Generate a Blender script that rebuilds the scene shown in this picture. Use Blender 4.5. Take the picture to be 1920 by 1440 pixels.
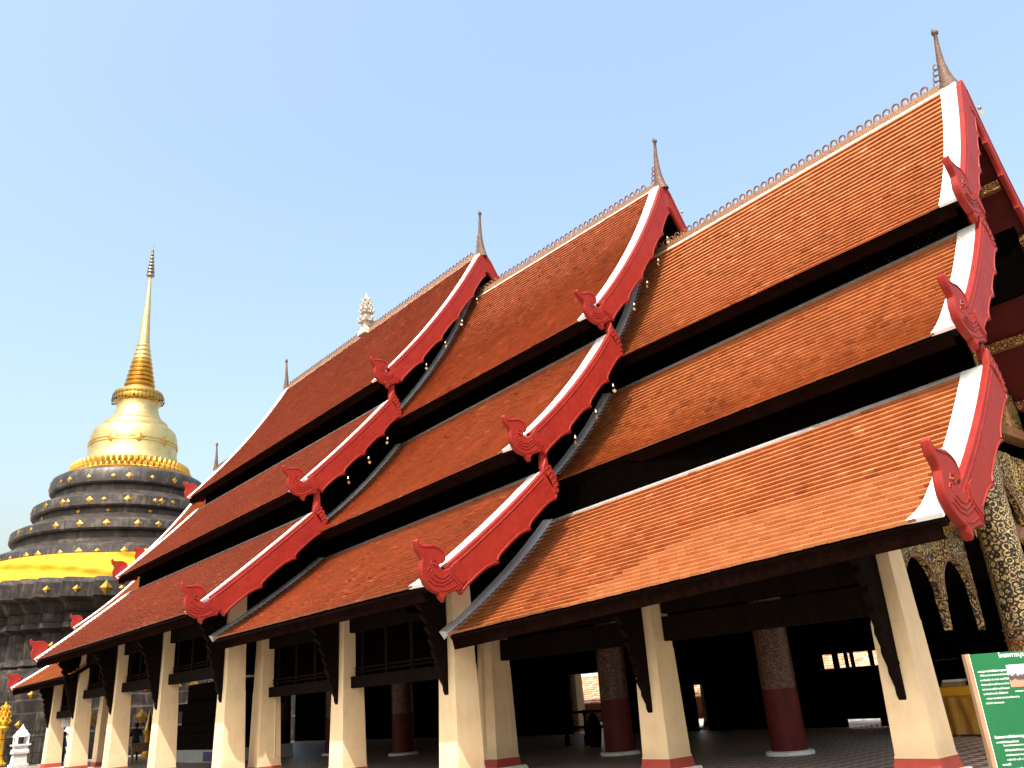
import bpy, bmesh, math, random
from mathutils import Matrix, Vector
random.seed(7)
scene = bpy.context.scene
for o in list(bpy.data.objects):
    bpy.data.objects.remove(o)
COL = scene.collection
EYE = 1.7                      # camera height above the court; z values below are relative to the eye
PI = math.pi

# ------------------------------------------------------------------ camera
yaw, pitch, roll = -0.841575, 0.363239, -0.0741835
d = Vector((math.sin(yaw)*math.cos(pitch), math.cos(yaw)*math.cos(pitch), math.sin(pitch)))
r = Vector((math.cos(yaw), -math.sin(yaw), 0)); u = r.cross(d)
r2 = r*math.cos(roll)+u*math.sin(roll); u2 = -r*math.sin(roll)+u*math.cos(roll)
cam = bpy.data.objects.new('camera', bpy.data.cameras.new('camera')); COL.objects.link(cam)
cam.data.sensor_width = 36; cam.data.lens = 1548.22/1920*36
cam.data.clip_start = 0.05; cam.data.clip_end = 6000
m = Matrix((r2, u2, -d)).transposed().to_4x4(); m.translation = (0, 0, EYE)
cam.matrix_world = m
scene.camera = cam

# ------------------------------------------------------------------ sky, sun, exposure
SUN = Vector((0.65, -1.0, 1.8)).normalized()
el = math.asin(SUN.z); az = math.atan2(SUN.x, SUN.y)
w = bpy.data.worlds.new('World'); scene.world = w; w.use_nodes = True
nt = w.node_tree; sky = nt.nodes.new('ShaderNodeTexSky'); sky.sky_type = 'NISHITA'
sky.sun_disc = False; sky.sun_elevation = el; sky.sun_rotation = az
sky.altitude = 300; sky.air_density = 2.0; sky.dust_density = 9.0; sky.ozone_density = 2.2
bg = nt.nodes['Background']; bg.inputs[1].default_value = 0.146
nt.links.new(sky.outputs[0], bg.inputs[0])
sl = bpy.data.lights.new('sun', 'SUN'); sl.energy = 3.2; sl.angle = math.radians(0.5); sl.color = (1, .955, .88)
so = bpy.data.objects.new('sun', sl); COL.objects.link(so)
so.rotation_euler = SUN.to_track_quat('Z', 'Y').to_euler(); so.location = (0, 0, 60)
scene.view_settings.view_transform = 'Standard'; scene.view_settings.look = 'None'
scene.view_settings.exposure = 1.2; scene.view_settings.gamma = 1
scene.render.resolution_x = 1024; scene.render.resolution_y = 768

# ------------------------------------------------------------------ materials
MATS = {}
class N:
    def __init__(s, name):
        s.m = bpy.data.materials.new(name); s.m.use_nodes = True; s.t = s.m.node_tree
        s.b = s.t.nodes['Principled BSDF']; MATS[name] = s.m
    def n(s, typ, **kw):
        x = s.t.nodes.new('ShaderNode'+typ)
        for k, v in kw.items():
            if k in x.inputs: x.inputs[k].default_value = v
            else: setattr(x, k, v)
        return x
    def l(s, a, b): s.t.links.new(a, b)
    def coord(s, kind='Object', scale=(1, 1, 1), rot=(0, 0, 0)):
        tc = s.n('TexCoord'); mp = s.n('Mapping'); mp.inputs['Scale'].default_value = scale
        mp.inputs['Rotation'].default_value = rot
        s.l(tc.outputs[kind], mp.inputs[0]); return mp.outputs[0]
    def noise(s, vec, scale, detail=4, rough=.6):
        x = s.n('TexNoise', Scale=scale, Detail=detail, Roughness=rough); s.l(vec, x.inputs['Vector']); return x.outputs['Fac']
    def ramp(s, fac, stops):
        x = s.n('ValToRGB'); e = x.color_ramp.elements
        while len(e) < len(stops): e.new(.5)
        for i, (p, c) in enumerate(stops): e[i].position = p; e[i].color = (*c, 1) if len(c) == 3 else c
        s.l(fac, x.inputs[0]); return x.outputs[0]
    def mix(s, fac, a, b, mode='MIX'):
        x = s.n('MixRGB', blend_type=mode)
        for i, v in ((0, fac), (1, a), (2, b)):
            if isinstance(v, (int, float)): x.inputs[i].default_value = v
            elif isinstance(v, tuple): x.inputs[i].default_value = (*v, 1)
            else: s.l(v, x.inputs[i])
        return x.outputs[0]
    def math(s, op, a, b=0.0):
        x = s.n('Math', operation=op)
        for i, v in ((0, a), (1, b)):
            if isinstance(v, (int, float)): x.inputs[i].default_value = v
            else: s.l(v, x.inputs[i])
        return x.outputs[0]
    def bump(s, h, strength=.3, dist=.02):
        x = s.n('Bump', Strength=strength, Distance=dist); s.l(h, x.inputs['Height']); s.l(x.outputs[0], s.b.inputs['Normal'])
    def set(s, color=None, rough=.6, metal=0.0, spec=.5):
        if color is not None:
            if isinstance(color, tuple): s.b.inputs['Base Color'].default_value = (*color, 1)
            else: s.l(color, s.b.inputs['Base Color'])
        if isinstance(rough, (int, float)): s.b.inputs['Roughness'].default_value = rough
        else: s.l(rough, s.b.inputs['Roughness'])
        s.b.inputs['Metallic'].default_value = metal; s.b.inputs['Specular IOR Level'].default_value = spec
        return s.m

def worn(name, base, dark, scale=3, rough=.6, metal=0., amount=.5, bump=.15, spec=.4, zs=1.0):
    a = N(name); v = a.coord('Object', (1, 1, zs))
    f = a.noise(v, scale, 6, .65); g = a.noise(v, scale*9, 3)
    c = a.ramp(a.mix(.35, f, g), [(.35, dark), (.35+amount*.6, base)])
    a.bump(g, bump, .01); return a.set(c, rough, metal, spec)

def tile_mat(name, cols):
    a = N(name); at = a.n('Attribute', attribute_name='tint'); v = a.coord('Object')
    sep = a.n('SeparateColor'); a.l(at.outputs['Color'], sep.inputs[0])
    c = a.ramp(sep.outputs[0], [(i/(len(cols)-1), k) for i, k in enumerate(cols)])
    big = a.noise(v, .55, 5, .7)
    c = a.mix(a.math('MULTIPLY', a.ramp(big, [(.38, (1, 1, 1)), (.62, (0, 0, 0))]), .22), c, tuple(x*.45 for x in cols[0]))
    vs_ = a.coord('Object', (2.6, .12, .12)); streak = a.noise(vs_, 1.0, 6, .75)
    c = a.mix(a.math('MULTIPLY', a.ramp(streak, [(.5, (0, 0, 0)), (.72, (1, 1, 1))]), .2), c, tuple(x*.4 for x in cols[0]))
    fine = a.noise(v, 38, 3)
    c = a.mix(.22, c, a.ramp(fine, [(.3, tuple(x*.6 for x in cols[1])), (.7, cols[-1])]))
    a.bump(fine, .3, .006); return a.set(c, .62, 0, .35)
tile_mat('tile_front', [(.20, .048, .012), (.34, .096, .025), (.42, .142, .044), (.54, .24, .1)])
tile_mat('tile_middle', [(.18, .042, .015), (.31, .078, .027), (.39, .112, .042), (.5, .2, .09)])
tile_mat('tile_back', [(.15, .034, .017), (.26, .061, .028), (.335, .088, .043), (.44, .165, .09)])
worn('white_plaster', (.80, .80, .78), (.42, .42, .41), 3.2, .75, amount=.26, bump=.3)
worn('ridge_plaster', (.68, .65, .6), (.4, .37, .33), 5, .8, amount=.4, bump=.3)
worn('grey_mortar', (.30, .29, .28), (.17, .165, .16), 3, .8, amount=.5, bump=.4)
worn('grey_flashing', (.55, .56, .58), (.4, .41, .43), 2, .5, .0, amount=.5)
a = N('red_paint'); v = a.coord('Object'); f = a.noise(v, 1.8, 7, .7); g = a.noise(v, 22, 4, .6); h = a.noise(v, 7, 5, .7)
c = a.ramp(a.mix(.4, f, h), [(.30, (.15, .0095, .0055)), (.5, (.205, .0125, .007)), (.70, (.235, .019, .011))])
c = a.mix(a.ramp(g, [(.74, (0, 0, 0)), (.8, (1, 1, 1))]), c, (.27, .05, .035)); a.bump(a.mix(.5, g, h), .14, .01)
a.set(c, a.ramp(h, [(.3, (.42, .42, .42)), (.7, (.68, .68, .68))]), 0, .22)
worn('red_band', (.36, .05, .03), (.26, .035, .025), 4, .6)
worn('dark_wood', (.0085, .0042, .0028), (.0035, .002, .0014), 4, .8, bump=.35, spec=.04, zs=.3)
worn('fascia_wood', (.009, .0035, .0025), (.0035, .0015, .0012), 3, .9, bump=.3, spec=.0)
worn('shaded_wood', (.002, .0013, .001), (.001, .0007, .0006), 4, .9, spec=.0)  # near-black colour imitates the deep shade of voids and interior timber
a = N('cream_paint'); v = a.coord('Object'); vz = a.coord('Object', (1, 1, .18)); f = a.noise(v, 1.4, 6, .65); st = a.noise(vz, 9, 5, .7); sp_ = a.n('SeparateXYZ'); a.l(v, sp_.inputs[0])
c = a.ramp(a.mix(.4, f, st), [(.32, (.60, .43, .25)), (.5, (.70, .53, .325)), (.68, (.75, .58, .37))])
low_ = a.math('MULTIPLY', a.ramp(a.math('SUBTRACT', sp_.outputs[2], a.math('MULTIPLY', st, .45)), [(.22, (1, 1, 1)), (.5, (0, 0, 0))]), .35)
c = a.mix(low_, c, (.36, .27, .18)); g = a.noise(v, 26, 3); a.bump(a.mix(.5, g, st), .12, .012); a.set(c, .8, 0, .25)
worn('conduit', (.7, .55, .33), (.6, .45, .25), 5, .5)
worn('concrete', (.5, .5, .5), (.36, .36, .35), 2, .8)
worn('white_stone', (.78, .78, .77), (.5, .5, .5), 4, .75, amount=.5, bump=.4)
worn('grey_stone', (.5, .46, .4), (.25, .23, .2), 5, .8, amount=.5, bump=.6)
worn('gold', (.66, .40, .09), (.42, .22, .035), 3, .36, 1., amount=.5, bump=.2)
worn('pale_gold', (.74, .56, .25), (.55, .38, .13), 1.1, .4, .95, amount=.5, bump=.1)
worn('brass', (.42, .3, .13), (.26, .17, .07), 9, .6, .4)
worn('silver_gold', (.34, .3, .24), (.2, .17, .12), 6, .35, 1.)
worn('iron', (.02, .02, .022), (.012, .012, .012), 6, .5, .4)
worn('yellow_paint', (.75, .42, .03), (.5, .24, .02), 4, .4, .3)
worn('timber', (.42, .27, .15), (.24, .13, .07), 6, .7, zs=.15)
worn('bucket_red', (.25, .03, .02), (.16, .02, .015), 4, .4)
worn('skin', (.36, .2, .13), (.3, .16, .1), 4, .6)
worn('hair', (.01, .008, .007), (.006, .005, .004), 9, .5)
worn('purple_sign', (.06, .06, .2), (.04, .04, .14), 4, .5)
worn('far_wall_red', (.45, .06, .05), (.34, .05, .04), 1.5, .7)
worn('far_wall_orange', (.45, .13, .04), (.36, .1, .03), 1.5, .7)

def gold_pattern(name, gold, dark, scale, freq=38, metal=.55, warp=.5, rough=.42, rnd=.35, cut=-.1):
    a = N(name); v = a.coord('Object')
    nz = a.n('TexNoise', Scale=scale*.8, Detail=2.0); a.l(v, nz.inputs['Vector'])
    wv = a.mix(warp*.05, v, nz.outputs['Color'])
    vo = a.n('TexVoronoi', feature='F1', Scale=scale, Randomness=rnd); a.l(wv, vo.inputs['Vector'])
    ve = a.n('TexVoronoi', feature='DISTANCE_TO_EDGE', Scale=scale*2.6, Randomness=1.0); a.l(wv, ve.inputs['Vector'])
    ring = a.math('GREATER_THAN', a.math('SINE', a.math('MULTIPLY', vo.outputs['Distance'], freq)), cut)
    leaf = a.math('GREATER_THAN', ve.outputs['Distance'], .07)
    f = a.math('MULTIPLY', ring, leaf)
    a.bump(f, .6, .012)
    c = a.mix(f, dark, a.ramp(a.noise(v, 7), [(.3, tuple(x*.5 for x in gold)), (.7, gold)]))
    a.set(c, rough); mm = a.math('MULTIPLY', f, metal); a.l(mm, a.b.inputs['Metallic']); return a.m
gold_pattern('gold_on_black', (.8, .58, .25), (.006, .005, .004), 7.5, 18, .25)
gold_pattern('gold_on_red', (.75, .45, .14), (.08, .010, .008), 7, 20, .2)
gold_pattern('gold_on_red_shaded', (.22, .1, .03), (.03, .005, .004), 6.5, 20, .2)  # darker copy of the gilt pattern, interior shade put into its colour
gold_pattern('gold_carving', (.75, .5, .17), (.012, .008, .005), 5.5, 22, .15, 2.4, rnd=1.0)
gold_pattern('gold_mosaic', (.52, .30, .12), (.14, .05, .03), 15, 16, .5)
gold_pattern('chofa_mosaic', (.26, .13, .07), (.04, .018, .014), 14, 15, .1, rnd=.6, rough=.65)
worn('crest_metal', (.26, .12, .06), (.12, .05, .03), 8, .45, .4, amount=.6)

a = N('lacquer_red'); v = a.coord('Object'); f = a.noise(v, 2, 5)
a.set(a.ramp(f, [(.3, (.06, .005, .005)), (.7, (.10, .008, .008))]), .5, 0, .2)

a = N('bronze_plate'); v = a.coord('Object', (1, 1, .12)); st = a.noise(v, 5, 6, .75)
v2 = a.coord('Object'); bl = a.noise(v2, 1.1, 5, .7)
br = a.n('TexBrick', Scale=1.0); br.offset = .5
c = a.ramp(a.mix(.5, st, bl), [(.36, (.011, .009, .008)), (.5, (.032, .025, .021)), (.66, (.14, .11, .09))])
a.bump(st, .35, .03); a.set(c, .5, .25, .5)

a = N('yellow_cloth'); v = a.coord('Object', (1, 1, 1.6), (.3, .2, 0)); f = a.noise(v, .9, 5)
a.bump(f, .5, .12); a.set(a.ramp(f, [(.3, (.58, .25, .003)), (.7, (.68, .35, .004))]), .8)
a = N('altar_cloth'); v = a.coord('Object', (1, 1, .25)); f = a.noise(v, 6, 4)
a.bump(f, .5, .05); a.set(a.ramp(f, [(.3, (.28, .13, .012)), (.7, (.5, .25, .03))]), .6)

a = N('floor_tiles'); v = a.coord('Object', (1, 1, 1), (0, 0, PI/4))
ck = a.n('TexChecker', Scale=4.2); a.l(v, ck.inputs['Vector'])
ck.inputs['Color1'].default_value = (.10, .05, .035, 1); ck.inputs['Color2'].default_value = (.45, .36, .30, 1)
f = a.noise(v, 3, 4); a.set(a.mix(.3, ck.outputs[0], a.ramp(f, [(.3, (.09, .05, .04)), (.7, (.3, .22, .18))])), .45, 0, .3)

a = N('court_paving'); v = a.coord('Object'); br = a.n('TexBrick', Scale=1.6); a.l(v, br.inputs['Vector'])
br.inputs['Color1'].default_value = (.26, .22, .18, 1); br.inputs['Color2'].default_value = (.2, .17, .145, 1)
br.inputs['Mortar'].default_value = (.2, .18, .16, 1); br.inputs['Mortar Size'].default_value = .012
f = a.noise(v, .8, 6); a.set(a.mix(.35, br.outputs[0], a.ramp(f, [(.3, (.15, .13, .11)), (.7, (.3, .26, .22))])), .85)

a = N('sign_green'); v = a.coord('Object', (1, 1, 1)); f = a.noise(v, 2.2, 4)
a.set(a.ramp(f, [(.3, (.003, .085, .03)), (.7, (.008, .125, .042))]), .3)
a = N('sign_white'); a.set((.8, .82, .78), .4)
a = N('sign_photo'); v = a.coord('Generated'); sp = a.n('SeparateXYZ'); a.l(v, sp.inputs[0])
f = a.noise(v, 9, 3)
c = a.ramp(a.math('ADD', sp.outputs[2], a.math('MULTIPLY', a.math('SUBTRACT', f, .5), .5)), [(.28, (.5, .2, .13)), (.34, (.04, .035, .05)), (.52, (.09, .06, .05)), (.62, (.75, .75, .78))])
a.set(c, .35)
a = N('leaf'); v = a.coord('Object'); f = a.noise(v, 6, 3)
a.set(a.ramp(f, [(.3, (.03, .07, .015)), (.7, (.09, .16, .04))]), .6)
def cloth_zones(name, stops):
    a = N(name); v = a.coord('Object'); sp = a.n('SeparateXYZ'); a.l(v, sp.inputs[0])
    x = a.n('ValToRGB'); x.color_ramp.interpolation = 'CONSTANT'; e = x.color_ramp.elements
    while len(e) < len(stops): e.new(.5)
    for i, (p, c) in enumerate(stops): e[i].position = p; e[i].color = (*c, 1)
    a.l(a.math('DIVIDE', sp.outputs[2], 2.0), x.inputs[0]); a.set(x.outputs[0], .8)

# ------------------------------------------------------------------ mesh helpers (points are given relative to the eye)
class MB:
    def __init__(s): s.v = []; s.f = []; s.tint = []
    def add(s, verts, faces, tint=None):
        o = len(s.v); s.v += [tuple(q) for q in verts]; s.f += [tuple(i+o for i in q) for q in faces]
        if tint is not None: s.tint += [tint]*len(verts)
        return s
    def box(s, a, b):
        (x0, y0, z0), (x1, y1, z1) = [min(p, q) for p, q in zip(a, b)], [max(p, q) for p, q in zip(a, b)]
        return s.add([(x0, y0, z0), (x1, y0, z0), (x1, y1, z0), (x0, y1, z0), (x0, y0, z1), (x1, y0, z1), (x1, y1, z1), (x0, y1, z1)],
                     [(3, 2, 1, 0), (4, 5, 6, 7), (0, 1, 5, 4), (1, 2, 6, 5), (2, 3, 7, 6), (3, 0, 4, 7)])
    def frustum(s, c, h0, h1, z0, z1, h0y=None, h1y=None):
        h0y = h0y or h0; h1y = h1y or h1
        vs = [(c[0]+sx*hx, c[1]+sy*hy, z) for z, hx, hy in ((z0, h0, h0y), (z1, h1, h1y)) for sx, sy in ((-1, -1), (1, -1), (1, 1), (-1, 1))]
        return s.add(vs, [(3, 2, 1, 0), (4, 5, 6, 7), (0, 1, 5, 4), (1, 2, 6, 5), (2, 3, 7, 6), (3, 0, 4, 7)])
    def prism_x(s, poly, x0, x1, bev=0.0):          # polygon of (y, z) extruded along x, optional rounded rim
        n = len(poly); rings = []
        if bev:
            ins = inset(poly, bev)
            rings = [(x0, ins), (x0+bev, poly), (x1-bev, poly), (x1, ins)]
        else: rings = [(x0, poly), (x1, poly)]
        vs = [(x, y, z) for x, pl in rings for y, z in pl]; fs = []
        for k in range(len(rings)-1):
            for i in range(n):
                j = (i+1) % n; fs.append((k*n+i, k*n+j, (k+1)*n+j, (k+1)*n+i))
        fs.append(tuple(reversed(range(n)))); fs.append(tuple((len(rings)-1)*n+i for i in range(n)))
        return s.add(vs, fs)
    def prism_y(s, poly, y0, y1):                   # polygon of (x, z) extruded along y
        n = len(poly); vs = [(x, y, z) for y in (y0, y1) for x, z in poly]
        return s.add(vs, [(i, (i+1) % n, n+(i+1) % n, n+i) for i in range(n)]+[tuple(reversed(range(n))), tuple(range(n, 2*n))])
    def tube(s, pts, rad, seg=6, cap=True):
        pts = [Vector(q) for q in pts]; n = len(pts); rings = []
        rads = rad if isinstance(rad, (list, tuple)) else [rad]*n
        up = None
        for i, q in enumerate(pts):
            t = (pts[min(i+1, n-1)]-pts[max(i-1, 0)]).normalized()
            if up is None: up = t.orthogonal().normalized()
            a_ = (up-t*up.dot(t)); a_ = a_.normalized() if a_.length > 1e-6 else t.orthogonal().normalized(); up = a_
            b_ = t.cross(a_); rings.append([q+(a_*math.cos(2*PI*k/seg)+b_*math.sin(2*PI*k/seg))*rads[i] for k in range(seg)])
        vs = [x for rg in rings for x in rg]
        fs = [(i*seg+k, i*seg+(k+1) % seg, (i+1)*seg+(k+1) % seg, (i+1)*seg+k) for i in range(n-1) for k in range(seg)]
        if cap: fs += [tuple(reversed(range(seg))), tuple((n-1)*seg+k for k in range(seg))]
        return s.add(vs, fs)
    def lathe(s, prof, c, seg=48, fn=None):
        n = len(prof); vs = []
        for rr, z in prof:
            for k in range(seg):
                t = 2*PI*k/seg; q = rr if fn is None else fn(rr, z, t)
                vs.append((c[0]+q*math.cos(t), c[1]+q*math.sin(t), z))
        fs = [(i*seg+k, i*seg+(k+1) % seg, (i+1)*seg+(k+1) % seg, (i+1)*seg+k) for i in range(n-1) for k in range(seg)]
        fs += [tuple(reversed(range(seg))), tuple((n-1)*seg+k for k in range(seg))]
        return s.add(vs, fs)
    def stack(s, plan, levels, c):                  # plan polygon scaled per level (size, z)
        n = len(plan); vs = [(c[0]+x*k, c[1]+y*k, z) for k, z in levels for x, y in plan]
        fs = [(i*n+j, i*n+(j+1) % n, (i+1)*n+(j+1) % n, (i+1)*n+j) for i in range(len(levels)-1) for j in range(n)]
        fs += [tuple(reversed(range(n))), tuple((len(levels)-1)*n+j for j in range(n))]
        return s.add(vs, fs)
    def mesh(s, name, zo=EYE, smooth=False):
        me = bpy.data.meshes.new(name); me.from_pydata([(x, y, z+zo) for x, y, z in s.v], [], s.f)
        if s.tint:
            at = me.attributes.new('tint', 'FLOAT_COLOR', 'POINT')
            at.data.foreach_set('color', [c for t in s.tint for c in (t, t, t, 1.0)])
        me.validate()
        bm = bmesh.new(); bm.from_mesh(me)
        if not s.tint: bmesh.ops.recalc_face_normals(bm, faces=bm.faces)
        if smooth:
            for f in bm.faces: f.smooth = True
        bm.to_mesh(me); bm.free()
        if smooth: me.set_sharp_from_angle(angle=math.radians(smooth if smooth > 1 else 38))
        return me
    def build(s, name, mat, parent=None, smooth=False):
        return put(name, s.mesh(name, smooth=smooth), mat, parent)

def inset(poly, dist):
    n = len(poly); out = []; area = sum(poly[i][0]*poly[(i+1) % n][1]-poly[(i+1) % n][0]*poly[i][1] for i in range(n))
    sg = 1 if area > 0 else -1
    for i in range(n):
        p0, p1, p2 = Vector(poly[i-1]), Vector(poly[i]), Vector(poly[(i+1) % n])
        e1 = (p1-p0).normalized(); e2 = (p2-p1).normalized()
        nn = Vector((-e1.y-e2.y, e1.x+e2.x))*sg
        nn = nn.normalized() if nn.length > .2 else Vector((0, 0))
        out.append(tuple(p1+nn*dist))
    return out

ORIGIN = {}
def parent_to(o, parent):
    if parent is None: return o
    o.parent = parent; o.matrix_parent_inverse = Matrix.Translation(-Vector(ORIGIN.get(parent.name, (0, 0, 0)))); return o
def put(name, me, mat, parent=None):
    if mat and not me.materials: me.materials.append(MATS[mat])
    o = bpy.data.objects.new(name, me); COL.objects.link(o); return parent_to(o, parent)
def put_at(name, me, mat, mtx, parent=None):        # shared mesh placed by a world matrix
    o = put(name, me, mat, parent); o.matrix_basis = mtx; return o
def tag(o, label, cat, group=None):
    o['label'] = label; o['category'] = cat
    if group: o['group'] = group
    return o
def thing(name, label, cat, loc, group=None):
    o = bpy.data.objects.new(name, None); COL.objects.link(o); o.location = (loc[0], loc[1], loc[2]+EYE)
    o.empty_display_size = .3; ORIGIN[o.name] = tuple(o.location); return tag(o, label, cat, group)
def structure(o): o['kind'] = 'structure'; return o
def stuff(o): o['kind'] = 'stuff'; return o
def local(o_name, mb, mat, loc, parent=None, smooth=False):   # mesh with its own origin at loc
    me = mb.mesh(o_name, zo=0, smooth=smooth); return put_at(o_name, me, mat, Matrix.Translation((loc[0], loc[1], loc[2]+EYE)), parent)

GROUND = -1.7; FLOOR = -1.55
YC = 19.2                                            # ridge line of the hall
def my(y): return 2*YC-y

# ------------------------------------------------------------------ ground
mb = MB(); mb.add([(-3000, -3000, GROUND), (3000, -3000, GROUND), (3000, 3000, GROUND), (-3000, 3000, GROUND)], [(0, 1, 2, 3)])
structure(mb.build('court_ground', 'court_paving'))

# ------------------------------------------------------------------ the hall: roofs
hall = thing('temple_hall', 'long open-sided temple hall with three-tiered red tile roofs and cream columns', 'temple', (-27, YC, GROUND))
# section -> xf (gable plane); tier -> (yU, zU front, zU rear, yL, zL front, zL rear, x rear, sag)
SEC = {
 1: dict(xf=-4.66, tile='tile_front', top=(19.12, 12.98, 12.76, 16.64, 8.80, 8.70, -14.6, .20), mid=(17.31, 8.41, 8.06, 14.47, 5.41, 5.05, -15.1, .13), low=(15.27, 4.82, 3.97, 11.96, 1.93, 1.32, -14.65, .12, 14.08, 10.8)),
 2: dict(xf=-13.51, tile='tile_middle', top=(19.12, 15.10, 15.20, 15.0, 9.38, 9.23, -23.5, .27), mid=(15.68, 8.97, 8.64, 12.01, 5.30, 5.07, -23.7, .18), low=(12.79, 4.78, 4.50, 9.40, 2.15, 2.12, -23.85, .07)),
 3: dict(xf=-22.69, tile='tile_back', top=(19.1, 17.02, 16.82, 14.16, 10.54, 10.22, -40.2, .26), mid=(14.60, 9.82, 9.64, 11.19, 6.37, 6.26, -40.1, .06), low=(11.81, 5.67, 5.62, 8.32, 2.73, 2.80, -40.0, .03)),
 4: dict(xf=-38.6, tile='tile_front', top=(19.12, 14.7, 14.55, 15.0, 9.0, 8.88, -50.0, .25), mid=(15.68, 8.75, 8.6, 12.01, 5.2, 5.07, -49.8, .17), low=(12.79, 4.6, 4.55, 9.40, 2.15, 2.15, -49.6, .07)),
}
TI = ('top', 'mid', 'low')
def surf(i, t, x, s, off=0.0):                      # point on the roof surface: x along the hall, s from ridge (0) to eave (1)
    S_ = SEC[i]; yU, a0, a1, yL, b0, b1, xr, sag = S_[t][:8]; k = (x-S_['xf'])/(xr-S_['xf'])
    if len(S_[t]) > 8: yU += (S_[t][8]-yU)*k; yL += (S_[t][9]-yL)*k      # this tier spreads a little towards the rear
    zU = a0+(a1-a0)*k; zL = b0+(b1-b0)*k
    dy, dz = yL-yU, zL-zU; L = math.hypot(dy, dz); n = (-dz/L, dy/L)     # n points inwards and down
    g = 4*s*(1-s)*sag-off
    return Vector((x, yU+dy*s+n[0]*g, zU+dz*s+n[1]*g))
def tlen(i, t):
    yU, a0, _, yL, b0 = SEC[i][t][:5]; return math.hypot(yL-yU, b0-a0)

COURSE = .166; TW = .2; TTH = .054
def tile_frames(i, t, xa, xb):
    L = tlen(i, t); n = int(L/COURSE); out = []
    rng = random.Random(i*31+len(t)+ord(t[0]))
    for c in range(n):
        s1 = min(1.006, (c+1)/n*1.004)
        m_ = int(round((xa-xb)/TW)); off = (c % 2)*.5
        for k in range(-1, m_+1):
            x1 = xa-(k+off)*TW; x0 = x1-TW*.985
            x1 = min(x1, xa); x0 = max(x0, xb)
            if x1-x0 < .04: continue
            out.append((x0, x1, s1, rng.random(), rng.gauss(0, .003 if i < 3 else .004), rng.gauss(0, .3)))
    return out, L
def tile_verts(i, t, fr, L):
    x0, x1, s1, tint, jit, rot = fr
    s0 = s1-COURSE*1.45/L; jl = jit*1.2
    lo = TTH+.034+abs(jit); lift = lo; e = rot*.006
    a_ = [surf(i, t, x1, s0, .004), surf(i, t, x0, s0, .004)]
    bt = [surf(i, t, x1, s1+jl/L+e/L, lift), surf(i, t, x0, s1+jl/L-e/L, lift)]
    bb = [surf(i, t, x1, s1+jl/L+e/L, lift-TTH), surf(i, t, x0, s1+jl/L-e/L, lift-TTH)]
    return [a_[0], a_[1], bt[0], bt[1], bb[0], bb[1]]
TF = [(0, 2, 3, 1), (2, 4, 5, 3), (0, 4, 2), (1, 3, 5), (0, 1, 5, 4)]
def gaussian_tint(q): return min(1, max(0, (.52+(q-.5)*.4) if .007 < q < .985 else q))

def mirror(o, name, parent):                        # the far slope: same mesh mirrored across the ridge plane
    c = o.copy(); COL.objects.link(c); c.name = name; parent_to(c, parent)
    c.matrix_basis = Matrix.Translation((0, 2*YC, 0)) @ Matrix.Diagonal((1, -1, 1, 1)); return c

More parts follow.
